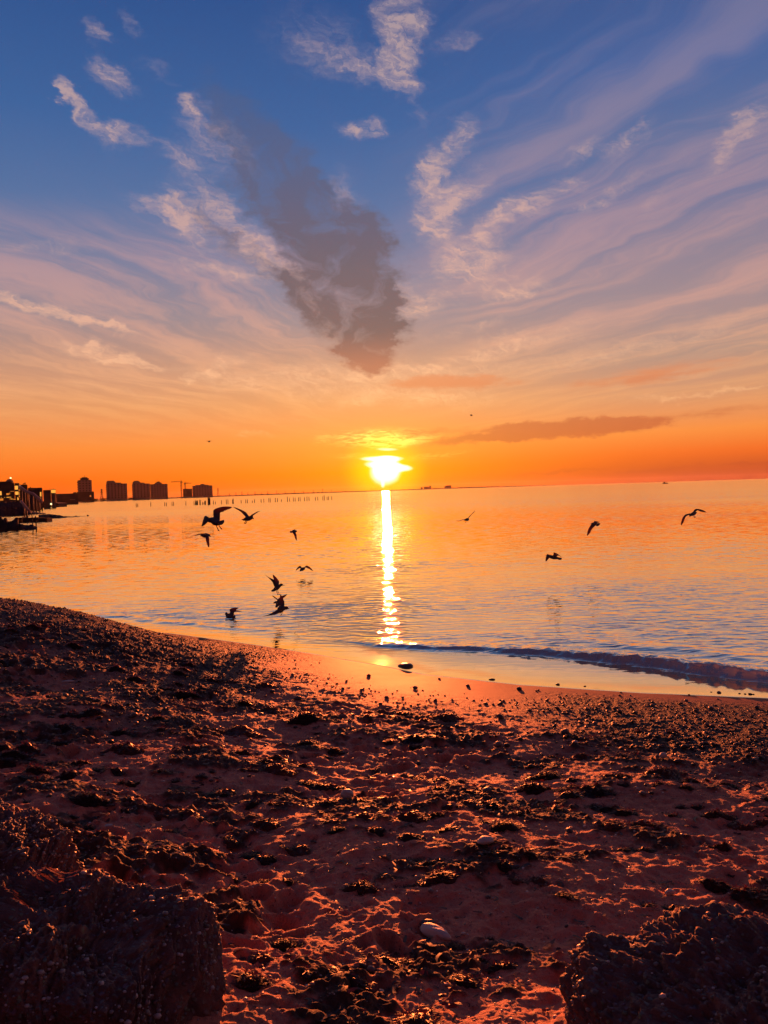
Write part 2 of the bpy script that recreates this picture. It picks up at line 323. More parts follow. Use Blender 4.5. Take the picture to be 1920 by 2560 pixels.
def material(name, col=(.1, .1, .1), rough=.8, spec=.3, var=.3, scale=3.0, emit=None, estr=0.0, bump=0.0, dims='3D'):
    m_ = bpy.data.materials.new(name); m_.use_nodes = True; q = N(m_.node_tree); b = m_.node_tree.nodes['Principled BSDF']
    tc = q.new('ShaderNodeTexCoord').outputs['Object']
    n_ = q.noise(tc, scale, 5, .6, dims=dims)
    c = q.ramp(n_, [(.3, (*[v*(1-var) for v in col], 1)), (.7, (*[min(1, v*(1+var)) for v in col], 1))])
    q.lk(c, b.inputs['Base Color']); b.inputs['Roughness'].default_value = rough; b.inputs['Specular IOR Level'].default_value = spec
    if emit: b.inputs['Emission Color'].default_value = (*emit, 1); b.inputs['Emission Strength'].default_value = estr
    if bump:
        bn = q.new('ShaderNodeBump'); bn.inputs['Strength'].default_value = bump; bn.inputs['Distance'].default_value = .05
        q.lk(q.noise(tc, scale*4, 4, .6, dims=dims), bn.inputs['Height']); q.lk(bn.outputs[0], b.inputs['Normal'])
    return m_
# ------------------------------------------------------------------ the shoreline, its signed distance and the beach profile
shore_px = [(-260, 1480), (0, 1530), (100, 1548), (250, 1564), (450, 1586), (640, 1612), (780, 1634), (870, 1650), (960, 1665), (1060, 1686), (1300, 1712), (1600, 1732), (1920, 1745), (2300, 1768)]
SHZ = .06                      # the swash film climbs this high before it ends on the sand
SH = [tuple(on(px, py, SHZ)[:2]) for px, py in shore_px]
SH = [(SH[0][0]-60, SH[0][1]+30)] + SH + [(SH[-1][0]+40, SH[-1][1]-26)]
ridge_px = [(760, 1594), (870, 1603), (960, 1615), (1060, 1622), (1200, 1626), (1400, 1640), (1600, 1660), (1750, 1680), (1920, 1704), (2200, 1740)]
RG = [tuple(on(px, py)[:2]) for px, py in ridge_px]
def sdist(x, y, poly):             # >0 on the camera's (landward) side; also the arc length of the nearest point
    x = np.asarray(x, dtype=float); y = np.asarray(y, dtype=float)
    best = np.full(x.shape, 1e9); sg = np.ones(x.shape); arc = np.zeros(x.shape); acc = 0
    for (ax, ay), (bx, by) in zip(poly[:-1], poly[1:]):
        dx, dy = bx-ax, by-ay; l2 = dx*dx+dy*dy; l = math.sqrt(l2)
        t = np.clip(((x-ax)*dx+(y-ay)*dy)/l2, 0, 1)
        d = np.hypot(x-ax-t*dx, y-ay-t*dy); cr = dx*(y-ay)-dy*(x-ax)
        k = d < best; best = np.where(k, d, best); sg = np.where(k, np.where(cr < 0, 1, -1), sg); arc = np.where(k, acc+t*l, arc); acc += l
    return best*sg, arc
def weed(x, y):                    # where wrack lies on the sand
    return fbm(x*1.1, y*1.5, 4, .55, 31)+.20*ss(-x, .8, 4.5)
def ground(x, y, fine=True):
    s, arc = sdist(x, y, SH)
    left = ss(-x, .8, 7.0)        # the foreshore is steeper, with a berm crest, on the left
    z = SHZ+np.where(s > 0, 1.02*np.tanh(s*.092)+left*.60*ss(s, 0, 1.9)*(1-ss(s, 2.2, 8.5)), np.maximum(s*.11, -3.0))
    dry = ss(s, .9, 3.2); wob = ss(s, -.6, .5)
    z = z+dry*.085*fbm(x*.75, y*.75, 3, .5, 3)
    z = z+.13*np.exp(-(((x+1.5)/1.0)**2+((y-2.5)/.7)**2))+.12*np.exp(-(((x-1.5)/.95)**2+((y-2.3)/.7)**2))
    if fine:
        grav = gravel(x, y, s)
        # trampled pits with raised rims
        for sc_, dp, sd, th in ((3.4, .050, 5, .62), (6.1, .030, 9, .60), (10.5, .016, 21, .55)):
            xx = x*sc_+.6*perlin(x*2, y*2, sd); yy = y*sc_*1.15+.6*perlin(x*2+9, y*2, sd)
            d, v = cells(xx, yy, sd)
            on_ = ss(v, 1-th, 1-th+.1)*dry*(.25+.75*ss(fbm(x*.6, y*.6, 2, .5, 77)-.35*ss(x, .0, 1.4)*ss(y, 2.2, 3.2), -.2, .2))
            z = z-dp*.8*on_*(1-ss(d, .06, .42))*(.6+.8*v)+dp*.35*on_*np.exp(-((d-.5)/.12)**2)
        z = z+dry*(.020*fbm(x*3.1, y*3.1, 4, .55, 41)+.015*fbm(x*13, y*13, 3, .6, 43))+.0012*wob*fbm(x*5, y*5, 2, .5, 44)
        wd = ss(weed(x, y)+.35*fbm(x*6, y*9, 3, .6, 33), .04, .28)*dry
        z = z+wd*(.014+.034*np.abs(fbm(x*11, y*11, 3, .6, 51)))
        z = z+grav*.018*fbm(x*16, y*16, 3, .7, 61)
    return z
def gravel(x, y, s=None):          # pebble beds: the crest on the left and the wide bed on the right
    if s is None: s = sdist(x, y, SH)[0]
    n_ = fbm(x*.7, y*.7, 3, .5, 91)*1.2
    r = ss(x+n_*.8, .9, 2.6)*ss(s, .15, .7)*(1-ss(s+n_, 2.6, 4.4))
    l = ss(-x+n_*.6, .8, 2.2)*ss(s, .02, .2)*(1-ss(s+n_*1.2, 2.2, 6.0))
    m_ = .22*ss(s, .8, 1.7)*(1-ss(s+n_, 2.0, 4.5))
    return np.clip(np.maximum(np.maximum(r, l), m_), 0, 1)
def polar(radii, azs):
    A, Rr = np.meshgrid(azs, radii); x = Rr*np.sin(A); y = Rr*np.cos(A)
    nr_, na = A.shape; idx = np.arange(nr_*na).reshape(nr_, na)
    q = np.stack([idx[:-1, :-1], idx[:-1, 1:], idx[1:, 1:], idx[1:, :-1]], -1).reshape(-1, 4)[:, ::-1]
    return x.ravel(), y.ravel(), q
azs = np.concatenate([np.radians(np.linspace(-180, -34, 74)[:-1]), np.radians(np.linspace(-34, 34, 900)), np.radians(np.linspace(34, 180, 74)[1:])])
dep = np.radians(np.linspace(46, 4.4, 1000)); rad = 1.75/np.tan(dep)
radii = np.concatenate([[0.02, .3, .6, .9, 1.2, 1.5], rad[rad > 1.6], np.geomspace(24, 8000, 60)])
gx, gy, gq = polar(radii, azs)
gs, garc = sdist(gx, gy, SH)
gz = ground(gx, gy)
# ------------------------------------------------------------------ sand
def sand_mat():
    m_ = bpy.data.materials.new('sand'); m_.use_nodes = True; q = N(m_.node_tree); b = m_.node_tree.nodes['Principled BSDF']
    tc = q.new('ShaderNodeTexCoord').outputs['Object']
    def attr(n): a = q.new('ShaderNodeAttribute'); a.attribute_name = n; return a.outputs['Fac']
    n1 = q.noise(tc, 2.2, 6, .6); n2 = q.noise(tc, 60, 4, .7); n3 = q.noise(tc, 260, 2, .6)
    dryc = q.ramp(n1, [(.3, (.48, .15, .09, 1)), (.7, (.62, .21, .13, 1))])
    dryc = q.mix(q.sm(n3, .55, .75), dryc, (.58, .32, .22, 1)); dryc = q.mix(q.sm(n2, .42, .25), dryc, (.12, .06, .05, 1))
    wetc = (.27, .07, .035, 1)
    c = q.mix(attr('wet'), dryc, wetc)
    gcol = q.ramp(q.noise(tc, 45, 3, .8), [(.35, (.014, .009, .009, 1)), (.6, (.04, .024, .022, 1)), (.82, (.16, .11, .10, 1))])
    c = q.mix(attr('gravel'), c, gcol)
    wcol = q.ramp(q.noise(tc, 38, 4, .7), [(.3, (.010, .006, .006, 1)), (.7, (.06, .022, .014, 1))])
    c = q.mix(attr('weed'), c, wcol)
    q.lk(c, b.inputs['Base Color'])
    q.lk(q.m('MULTIPLY_ADD', attr('wet'), -.06, .74), b.inputs['Roughness']); q.lk(q.m('MULTIPLY_ADD', attr('wet'), -.05, .3), b.inputs['Specular IOR Level'])
    bn = q.new('ShaderNodeBump'); bn.inputs['Strength'].default_value = .8; bn.inputs['Distance'].default_value = .012
    q.lk(q.m('MULTIPLY', q.m('MULTIPLY_ADD', n3, .25, q.noise(tc, 70, 5, .7)), q.m('SUBTRACT', 1.0, q.m('MULTIPLY', attr('wet'), .9))), bn.inputs['Height']); q.lk(bn.outputs[0], b.inputs['Normal'])
    return m_
M_SAND = sand_mat()
wet = (1-ss(gs, .7, 2.6))*(1-gravel(gx, gy, gs)*.6)
beach = mesh('beach', np.stack([gx, gy, gz], -1), gq, M_SAND, attrs={'wet': wet, 'gravel': gravel(gx, gy, gs), 'weed': np.clip(ss(weed(gx, gy)+.35*fbm(gx*6, gy*9, 3, .6, 33), .06, .20)*ss(gs, .9, 3.0), 0, 1)*.93})
tag(beach, kind='structure')
# ------------------------------------------------------------------ sea: a real sheet with ripples, one small breaking wave and the thin swash on the sand
wd = np.arctan(np.concatenate([[0]])) 
wdep = np.radians(np.concatenate([np.linspace(24, 14, 200)[:-1], np.linspace(14, 2.6, 800)])); wrad = H/np.tan(wdep)
wradii = np.concatenate([[3, 4, 5], wrad[wrad > 5.5], np.geomspace(62, 8000, 140)[1:]])
wazs = np.concatenate([np.radians(np.linspace(-180, -34, 60)[:-1]), np.radians(np.linspace(-34, 34, 860)), np.radians(np.linspace(34, 180, 60)[1:])])
wx, wy, wq = polar(wradii, wazs)
wsd, _ = sdist(wx, wy, SH); wr = np.hypot(wx, wy)
rd, rarc = sdist(wx, wy, RG)
rl = sum(math.dist(a, b) for a, b in zip(RG[:-1], RG[1:]))
swash = ss(rd, -.05, .35)*ss(wx, -1.6, -.2)        # calm film landward of the breaking wave
near = 1-ss(wr, 40, 62)
amp = near*(1-swash*.93)*(1-.7*ss(-wsd, 1.6, .2))
u_ = wx*.79-wy*.61; v_ = wx*.61+wy*.79
wz = amp*(.011*fbm(wx*.9, wy*1.5, 3, .5, 101)+0.0128*(1-np.abs(fbm(wx*1.05+v_*.25, wy*3.1, 3, .5, 111)))**5+0.0028*fbm(wx*5, wy*13, 2, .5, 121))
patch = ss(fbm(wx*.10, wy*.16, 3, .5, 131), -.25, .35)
wz = wz*(.45+.75*patch)
rh = ss(rarc, .2, 2.8)*.045+ss(rarc, 2.8, 7.0)*.075
rdw = rd+.10*fbm(wx*1.6, wy*1.6, 3, .5, 141)
prof = np.where(rdw < 0, np.exp(-(rdw/.42)**2), np.exp(-(rdw/.10)**2))
wz = wz+rh*prof*(1+.35*fbm(wx*5, wy*5, 3, .6, 151))
rd2 = rd+1.15+.25*fbm(wx*.9, wy*.9, 2, .5, 161)
wz = wz+.028*ss(rarc, 3.0, 6.5)*np.where(rd2 < 0, np.exp(-(rd2/.35)**2), np.exp(-(rd2/.16)**2))
wz = wz+.022*ss(-wx, .5, 3)*(1-ss(-wx, 6, 10))*np.exp(-((wsd+1.1+.3*fbm(wx, wy, 2, .5, 171))/.18)**2)
wz = wz*(1-ss(wsd, -.4, .1)*.8)+SHZ*np.clip((wsd+1.5)/1.5, 0, 1)**2+.002
foam = ss(rarc, 3.0, 5.6)*np.exp(-((rdw-.07)/.13)**2)*ss(fbm(wx*7, wy*7, 4, .65, 181), -.28, .06)
foam = np.clip(foam+.5*np.exp(-((rd-.33-.1*fbm(wx*2, wy*2, 3, .5, 191))/.035)**2)*ss(rarc, 1.5, 4)*ss(fbm(wx*9, wy*9, 3, .6, 192), -.1, .2), 0, 1)
def sea_mat():
    m_ = bpy.data.materials.new('sea_water'); m_.use_nodes = True; t = m_.node_tree; t.nodes.clear(); q = N(t)
    geo = q.new('ShaderNodeNewGeometry').outputs['Position']
    def attr(n): a = q.new('ShaderNodeAttribute'); a.attribute_name = n; return a.outputs['Fac']
    dist = q.v('LENGTH', q.v('MULTIPLY', geo, (1, 1, 0)))
    calm = attr('calm')
    far = q.m('ADD', q.sm(dist, 12.0, 50.0, .10, .75), q.sm(dist, 50.0, 160.0, 0.0, -.33))
    pat = q.sm(q.noise(q.v('MULTIPLY', geo, (.012, .05, 1)), 1.0, 4, .6), .36, .64, .45, 1.15)
    k = q.m('MULTIPLY', q.m('MULTIPLY', far, pat), q.m('SUBTRACT', 1.0, q.m('MULTIPLY', calm, .9)))
    sl_ = q.v('MULTIPLY', q.v('SUBTRACT', q.noise(q.v('MULTIPLY', geo, (1.3, 3.2, 1)), 1.0, 4, .55, col=True), (.5, .5, .5)), (.16, .50, 0))
    gn = q.new('ShaderNodeNewGeometry')   # at grazing angles only the wave faces turned to the viewer are seen
    lean = q.v('MULTIPLY', gn.outputs['Incoming'], (1, 1, 0), None); lean = q.v('MULTIPLY', lean, q.comb(q.sm(dist, 35.0, 130.0, 0.0, .042), q.sm(dist, 35.0, 130.0, 0.0, .042), 0.0))
    bn = q.new('ShaderNodeVectorMath', operation='NORMALIZE'); q.lk(q.v('ADD', lean, q.v('MULTIPLY_ADD', sl_, q.comb(k, k, 0.0), c=gn.outputs['Normal'])), bn.inputs[0])
    fr = q.new('ShaderNodeFresnel'); fr.inputs['IOR'].default_value = 2.2; q.lk(bn.outputs[0], fr.inputs['Normal'])
    gl = q.new('ShaderNodeBsdfGlossy'); gl.inputs['Color'].default_value = (1, .91, .69, 1)
    q.lk(q.m('MULTIPLY_ADD', calm, .025, .022), gl.inputs['Roughness']); q.lk(bn.outputs[0], gl.inputs['Normal'])
    deep = q.new('ShaderNodeBsdfDiffuse'); q.lk((.020, .028, .045, 1), deep.inputs['Color'])
    tr = q.new('ShaderNodeBsdfTransparent'); q.lk((.85, .85, .85, 1), tr.inputs['Color'])
    body = q.new('ShaderNodeMixShader'); q.lk(attr('shallow'), body.inputs[0]); q.lk(deep.outputs[0], body.inputs[1]); q.lk(tr.outputs[0], body.inputs[2])
    mx = q.new('ShaderNodeMixShader'); q.lk(q.m('MULTIPLY', fr.outputs[0], 1.0, clamp=True), mx.inputs[0]); q.lk(body.outputs[0], mx.inputs[1]); q.lk(gl.outputs[0], mx.inputs[2])
    fo = q.new('ShaderNodeBsdfDiffuse'); q.lk((.8, .8, .84, 1), fo.inputs['Color'])
    mf = q.new('ShaderNodeMixShader'); ft = q.new('ShaderNodeBsdfTranslucent'); q.lk((.8, .8, .84, 1), ft.inputs['Color']); fm = q.new('ShaderNodeMixShader'); fm.inputs[0].default_value = .5; q.lk(fo.outputs[0], fm.inputs[1]); q.lk(ft.outputs[0], fm.inputs[2])
    q.lk(attr('foam'), mf.inputs[0]); q.lk(mx.outputs[0], mf.inputs[1]); q.lk(fm.outputs[0], mf.inputs[2])
    out = q.new('ShaderNodeOutputMaterial'); q.lk(mf.outputs[0], out.inputs[0])
    return m_
sea = mesh('sea', np.stack([wx, wy, wz], -1), wq, sea_mat(), attrs={'calm': swash, 'foam': foam, 'shallow': ss(wsd, -2.2, .0)})
tag(sea, kind='structure')
# ------------------------------------------------------------------ on the beach
rng = np.random.default_rng(11)
def gz1(x, y): return float(ground(np.array([x]), np.array([y]))[0])
def hit(px, py):                   # photograph pixel -> point on the sand
    z = .6
    for _ in range(6):
        p = on(px, py, z); z = gz1(p.x, p.y)
    return Vector((p.x, p.y, z))
def hits(pxs, pys):
    z = np.full(len(pxs), .6); d = np.array([list(ray(a, b)) for a, b in zip(pxs, pys)])
    for _ in range(5):
        t = (z-H)/d[:, 2]; x = d[:, 0]*t; y = d[:, 1]*t; z = ground(x, y)
    return x, y, z
def ico(sub=2):
    bm = bmesh.new(); bmesh.ops.create_icosphere(bm, subdivisions=sub, radius=1.0)
    V = np.array([v.co[:] for v in bm.verts]); Fc = np.array([[v.index for v in f.verts] for f in bm.faces]); bm.free(); return V, Fc
def pebble_shape(V, seed, sx=1.0, sy=.75, sz=.5, k=.22):
    r = 1+k*fbm(V[:, 0]*1.1+seed*3.1+V[:, 2], V[:, 1]*1.1+V[:, 2]*.7, 3, .5, 200+seed)
    return V*r[:, None]*np.array([sx, sy, sz])
def stone_mat(name, ca, cb, rough=.42, sc_=14):
    m_ = bpy.data.materials.new(name); m_.use_nodes = True; q = N(m_.node_tree); b = m_.node_tree.nodes['Principled BSDF']
    tc = q.new('ShaderNodeTexCoord').outputs['Object']; g_ = q.new('ShaderNodeNewGeometry')
    rnd = g_.outputs['Random Per Island']; oi = q.new('ShaderNodeObjectInfo').outputs['Random']
    f = q.m('FRACT', q.m('ADD', q.m('MULTIPLY_ADD', q.noise(tc, sc_, 4, .6, dims='3D'), .35, rnd), q.m('MULTIPLY', oi, 3.7)))
    c = q.ramp(f, [(0, (*ca, 1)), (.62, (*[.5*(a+b_) for a, b_ in zip(ca, cb)], 1)), (.9, (*cb, 1)), (1, (*ca, 1))])
    q.lk(c, b.inputs['Base Color']); b.inputs['Roughness'].default_value = rough; b.inputs['Specular IOR Level'].default_value = .4
    bn = q.new('ShaderNodeBump'); bn.inputs['Strength'].default_value = .4; bn.inputs['Distance'].default_value = .004
    q.lk(q.noise(tc, 70, 3, .6, dims='3D'), bn.inputs['Height']); q.lk(bn.outputs[0], b.inputs['Normal'])
    return m_
M_PEB = stone_mat('pebble_stone', (.022, .015, .015), (.16, .11, .105), .55)
M_PALE = stone_mat('pale_stone', (.42, .34, .29), (.60, .52, .46), .5, 9)
M_DARK = stone_mat('dark_stone', (.035, .022, .02), (.08, .055, .05), .35, 8)
# the pebble beds nobody could count
sV, sF = ico(1); variants = [pebble_shape(sV, i, 1, .78, .52, .35) for i in range(6)]
def scatter(n, xs, ys, sizes, name, mat, flat=1.0, label=None):
    zs = ground(xs, ys); A = rng.uniform(0, 6.283, n); VV = np.empty((n, len(sV), 3), dtype=np.float32)
    ti = rng.normal(0, .25, (n, 2))
    for k in range(6):
        ii = np.arange(k, n, 6); v = variants[k][None]*sizes[ii, None, None]
        v = v*np.array([1, 1, flat]); x = v[..., 0]; y = v[..., 1]; z = v[..., 2]+x*ti[ii, :1]+y*ti[ii, 1:]
        c, s = np.cos(A[ii])[:, None], np.sin(A[ii])[:, None]
        VV[ii, :, 0] = x*c-y*s+xs[ii, None]; VV[ii, :, 1] = x*s+y*c+ys[ii, None]; VV[ii, :, 2] = z+zs[ii, None]+sizes[ii, None]*.18
    Fs = (sF[None]+np.arange(n)[:, None, None]*len(sV)).reshape(-1, 3)
    return mesh(name, VV.reshape(-1, 3), Fs, mat)
def draw(n, fn, x0=-9, x1=7, y0=1.6, y1=17.5):
    X_, Y_ = [], []; tot = 0
    while tot < n:
        x = rng.uniform(x0, x1, 60000); y = rng.uniform(y0, y1, 60000)
        k = (np.abs(x/y) < .56) & (rng.uniform(0, 1, 60000) < fn(x, y)); X_.append(x[k]); Y_.append(y[k]); tot += k.sum()
    return np.concatenate(X_)[:n], np.concatenate(Y_)[:n]
def dens(x, y):
    s = sdist(x, y, SH)[0]; g_ = gravel(x, y, s)
    return np.clip(g_**1.3+.02*ss(s, .5, 1.2), 0, 1)*(s > .08)
px_, py_ = draw(11000, dens); sz_ = np.clip(rng.lognormal(math.log(.012), .42, 11000), .005, .034)*(.45+.55*ss(sdist(px_, py_, SH)[0], .3, 1.3))
tag(scatter(11000, px_, py_, sz_, 'gravel', M_PEB), 'dark wet shingle lying in beds along the water edge', 'gravel', kind='stuff')
px_, py_ = draw(5000, lambda x, y: (.12+.6*np.exp(-y/3.0))*ss(sdist(x, y, SH)[0], 2, 4), y1=9); sz_ = np.clip(rng.lognormal(math.log(.0045), .5, 5000), .002, .014)
tag(scatter(5000, px_, py_, sz_, 'shell_grit', stone_mat('shell_grit', (.20, .12, .09), (.62, .5, .44), .45)), 'tiny stones and broken shell strewn over the sand', 'shell grit', kind='stuff')
px_, py_ = draw(9000, lambda x, y: (.25+.75*ss(weed(x, y), .0, .3))*ss(sdist(x, y, SH)[0], 1.2, 3)*(.3+.7*np.exp(-(y-2)/4)), y1=10); sz_ = np.clip(rng.lognormal(math.log(.010), .5, 9000), .004, .03)
# wrack litter: small torn strands lying everywhere between the clumps
def strands(n, radius, height, ln, wdt, seed, shape=None):
    r_ = np.random.default_rng(seed); VV = []; FF = []
    th = r_.uniform(0, 6.283, n); rr = radius*np.sqrt(r_.uniform(0, 1, n)); ox = rr*np.cos(th); oy = rr*np.sin(th)*.62
    if shape is not None: ox, oy = shape(ox, oy)
    hz = height*np.clip(1-(rr/radius)**2, 0, 1)
    for i in range(n):
        a = r_.uniform(0, 6.283); l = ln*r_.uniform(.5, 1.4); up = r_.uniform(-.15, 1.0)*(.35+.65*hz[i]/max(height, 1e-6)); w_ = wdt*r_.uniform(.6, 1.5)
        p = np.array([ox[i], oy[i], hz[i]*r_.uniform(.1, 1.0)]); d = np.array([math.cos(a), math.sin(a), up]); b = len(VV); da = r_.uniform(-.9, .9)
        for k in range(4):
            sd = np.array([-d[1], d[0], r_.uniform(-.4, .4)]); sd /= np.linalg.norm(sd)+1e-9; ww = w_*(1, 1, .75, .15)[k]
            VV += [p-sd*ww, p+sd*ww]; p = p+d*l/3; ca, sa_ = math.cos(da), math.sin(da); d = np.array([d[0]*ca-d[1]*sa_, d[0]*sa_+d[1]*ca, d[2]*.45-.16])
            p[2] = max(p[2], -.004)
        FF += [[b+2*k, b+2*k+1, b+2*k+3, b+2*k+2] for k in range(3)]
    return np.array(VV), np.array(FF)
def weed_mat():
    m_ = bpy.data.materials.new('seaweed'); m_.use_nodes = True; q = N(m_.node_tree); b = m_.node_tree.nodes['Principled BSDF']
    tc = q.new('ShaderNodeTexCoord').outputs['Object']; rnd = q.new('ShaderNodeNewGeometry').outputs['Random Per Island']
    c = q.ramp(q.m('MULTIPLY_ADD', q.noise(tc, 12, 3, .6, dims='3D'), .5, q.m('MULTIPLY', rnd, .5)), [(.25, (.012, .007, .007, 1)), (.55, (.045, .014, .009, 1)), (.8, (.14, .035, .018, 1))])
    q.lk(c, b.inputs['Base Color']); b.inputs['Roughness'].default_value = .45; b.inputs['Specular IOR Level'].default_value = .35
    tl = q.new('ShaderNodeBsdfTranslucent'); q.lk(q.mix(.5, c, (.45, .06, .02, 1)), tl.inputs['Color'])
    mx = q.new('ShaderNodeMixShader'); mx.inputs[0].default_value = .28; out = [n for n in m_.node_tree.nodes if n.type == 'OUTPUT_MATERIAL'][0]
    q.lk(b.outputs[0], mx.inputs[1]); q.lk(tl.outputs[0], mx.inputs[2]); q.lk(mx.outputs[0], out.inputs[0])
    return m_
M_WEED = weed_mat()
# litter as one object
lv, lf = strands(1, .001, .0, .05, .003, 1)
n_ = 9000; zs = ground(px_, py_); VV = np.empty((n_, 8, 3), dtype=np.float32)
tmpl = [strands(1, .0001, .0, 1.0, .12, 50+i)[0] for i in range(12)]
for k in range(12):
    ii = np.arange(k, n_, 12); c, s = np.cos(rng.uniform(0, 6.28, len(ii)))[:, None], None
    a = rng.uniform(0, 6.283, len(ii))[:, None]; v = tmpl[k][None]*sz_[ii, None, None]*2.6
    VV[ii, :, 0] = v[..., 0]*np.cos(a)-v[..., 1]*np.sin(a)+px_[ii, None]; VV[ii, :, 1] = v[..., 0]*np.sin(a)+v[..., 1]*np.cos(a)+py_[ii, None]
    VV[ii, :, 2] = v[..., 2]*.6+zs[ii, None]+.006
fq = np.array([[2*k, 2*k+1, 2*k+3, 2*k+2] for k in range(3)])
tag(mesh('seaweed_litter', VV.reshape(-1, 3), (fq[None]+np.arange(n_)[:, None, None]*8).reshape(-1, 4), M_WEED), 'torn scraps of dried seaweed scattered over the trampled sand', 'seaweed litter', kind='stuff')
# clumps: lumpy mat with strands standing out of it
def clump_mesh(seed):
    r_ = np.random.default_rng(seed); nb = r_.integers(3, 6); cs = [(r_.uniform(-.7, .7), r_.uniform(-.28, .28), r_.uniform(.3, .55)) for _ in range(nb)]
    u = np.linspace(-1.15, 1.15, 46); v = np.linspace(-.8, .8, 32); UX, UY = np.meshgrid(u, v)
    hgt = sum(np.exp(-(((UX-a)**2+((UY-b)*1.5)**2)/(c*c))*1.6) for a, b, c in cs)
    n1 = fbm(UX*2.2+seed, UY*2.2, 4, .6, seed); hz = np.clip(hgt*.8+n1*.9-.42, -.05, 1.2)*.26*(1+.8*fbm(UX*9, UY*9, 3, .6, seed+5))
    mk = hz > -.008; idx = np.arange(UX.size).reshape(UX.shape)
    q = np.stack([idx[:-1, :-1], idx[:-1, 1:], idx[1:, 1:], idx[1:, :-1]], -1).reshape(-1, 4); q = q[mk.ravel()[q].any(1)]
    V = np.stack([UX.ravel(), UY.ravel(), np.where(mk, hz, -.05).ravel()], -1)
    sel = r_.choice(np.flatnonzero(hz.ravel() > .01), 620); sv, sf = strands(620, .0001, 0, .17, .0075, seed+9)
    sv = sv.reshape(620, 8, 3)*np.array([1, 1, 1.0])+V[sel][:, None]-np.array([0, 0, .012]); up = r_.uniform(.2, 1.25, 620)[:, None]
    sv[..., 2] += np.linspace(0, 1, 4).repeat(2)[None]*up*.075
    sv = sv.reshape(-1, 3); return np.vstack([V, sv]), q, sf+len(V)
CL = []
for i in range(8):
    V, q1, q2 = clump_mesh(300+i); o = mesh('seaweed_clump', V, np.vstack([q1, q2]), M_WEED); CL.append(o)
GW = 'clumps of seaweed washed up on the beach'
main = [(165, 1720, 60), (330, 1692, 56), (460, 1725, 44), (250, 1745, 40), (85, 1690, 44), (400, 1632, 34), (320, 1620, 56), (500, 1585, 56), (640, 1558, 60), (740, 1552, 60), (880, 1602, 50), (560, 1640, 42), (645, 1690, 34),
 (700, 1700, 52), (690, 1738, 30), (765, 1762, 54), (1160, 1683, 66), (1215, 1708, 56), (1275, 1722, 50), (1290, 1748, 44), (1400, 1760, 50), (1500, 1745, 30), (1590, 1765, 40), (1640, 1785, 36), (1070, 1792, 56), (1010, 1780, 50),
 (1110, 1852, 60), (1045, 1852, 56), (920, 1818, 38), (930, 1862, 56), (1000, 1882, 60), (870, 1772, 54), (720, 1800, 40), (850, 1792, 46), (600, 1900, 40), (560, 1850, 44), (480, 1888, 26), (740, 12000, 54), (830, 1915, 56), (1150, 1905, 46),
 (1200, 1932, 50), (1300, 12000, 50), (1440, 1968, 44), (1050, 2082, 56), (1100, 2060, 44), (960, 2110, 56), (1010, 2040, 40), (550, 2080, 56), (600, 2050, 44), (700, 2030, 46), (40, 1640, 40), (120, 1560, 34), (230, 1580, 30), (420, 1530, 30),
 (300, 1500, 26), (560, 1480, 30), (700, 1480, 34), (800, 1500, 30), (960, 1500, 30), (1050, 1520, 34), (900, 1540, 34), (1340, 1690, 36), (1450, 1690, 34), (1250, 1640, 34), (1470, 1700, 30), (30, 1770, 40), (130, 1650, 40), (230, 1660, 36),
 (420, 1780, 44), (520, 1760, 36), (610, 1780, 40), (640, 1840, 40), (350, 1800, 36), (2000, 1740, 44), (1380, 1840, 34), (1530, 1830, 36), (1600, 1700, 30), (1560, 1880, 30)]
seen = 0
def put_clump(x, y, w_m, k, ang):
    global seen
    src = CL[k % 8]; z = float(ground(np.array([x]), np.array([y]), False)[0])
    o = src if seen < 8 and not src.get('label') else src.copy()
    if o is not src: COL.objects.link(o)
    o.location = (x, y, z-.012); o.rotation_euler = (0, 0, ang); o.scale = (w_m*1.35, w_m*.95, w_m*(.62+.3*random.random()))
    tag(o, 'dark brown ragged clump of seaweed drying on the sand', 'seaweed clump', GW)
for i, (dx_, dy_, w_) in enumerate(main):
    p = hit(dx_*1.1573, dy_*1.1573)
    if float(sdist(np.array([p.x]), np.array([p.y]), SH)[0][0]) < 2.0: continue
    w_m = w_*1.1573/F*math.hypot(p.x, p.y)*1.25
    put_clump(p.x, p.y, max(.05, w_m), i, random.uniform(-.5, .3)); seen += 1
rx, ry = draw(215, lambda x, y: ss(weed(x, y)+.35*fbm(x*6, y*9, 3, .6, 33), -.05, .22)*ss(sdist(x, y, SH)[0], 1.6, 3.4), y1=12)
for i in range(215):
    put_clump(rx[i], ry[i], random.uniform(.08, .24), i+3, random.choice((0, math.pi))+random.gauss(-.15, .35)); seen += 1
# loose stones one can tell apart
def stone(px, py, w_px, label, mat, sx=1.0, sy=.7, sz=.5, rz=0.0, sink=.25, seed=1, cat='stone', group=None, name='stone'):
    p = hit(px, py); r = w_px/F*math.hypot(p.x, p.y)/2
    V, Fc = ico(4); V = pebble_shape(V, seed, sx, sy, sz, .2)
    o = mesh(name, V*r, Fc, mat); o.location = (p.x, p.y, p.z+r*sz*(1-2*sink)); o.rotation_euler = (0, 0, rz)
    return tag(o, label, cat, group)
stone(1088, 2335, 92, 'long smooth pale stone half buried at the foot of the beach, biggest light stone', M_PALE, 1, .42, .34, -.7, .2, 3)
stone(1068, 2312, 40, 'flat brown stone touching the top end of the long pale stone', M_PEB, 1, .6, .35, .2, .2, 5)
stone(1014, 1667, 38, 'flat dark stone like a shield lying on wet sand just below the waterline', M_DARK, 1, .8, .36, 0, .3, 6)
stone(986, 1638, 15, 'small dark stone standing in the shallow swash near the sun reflection', M_DARK, 1, .8, .6, .3, .1, 7)
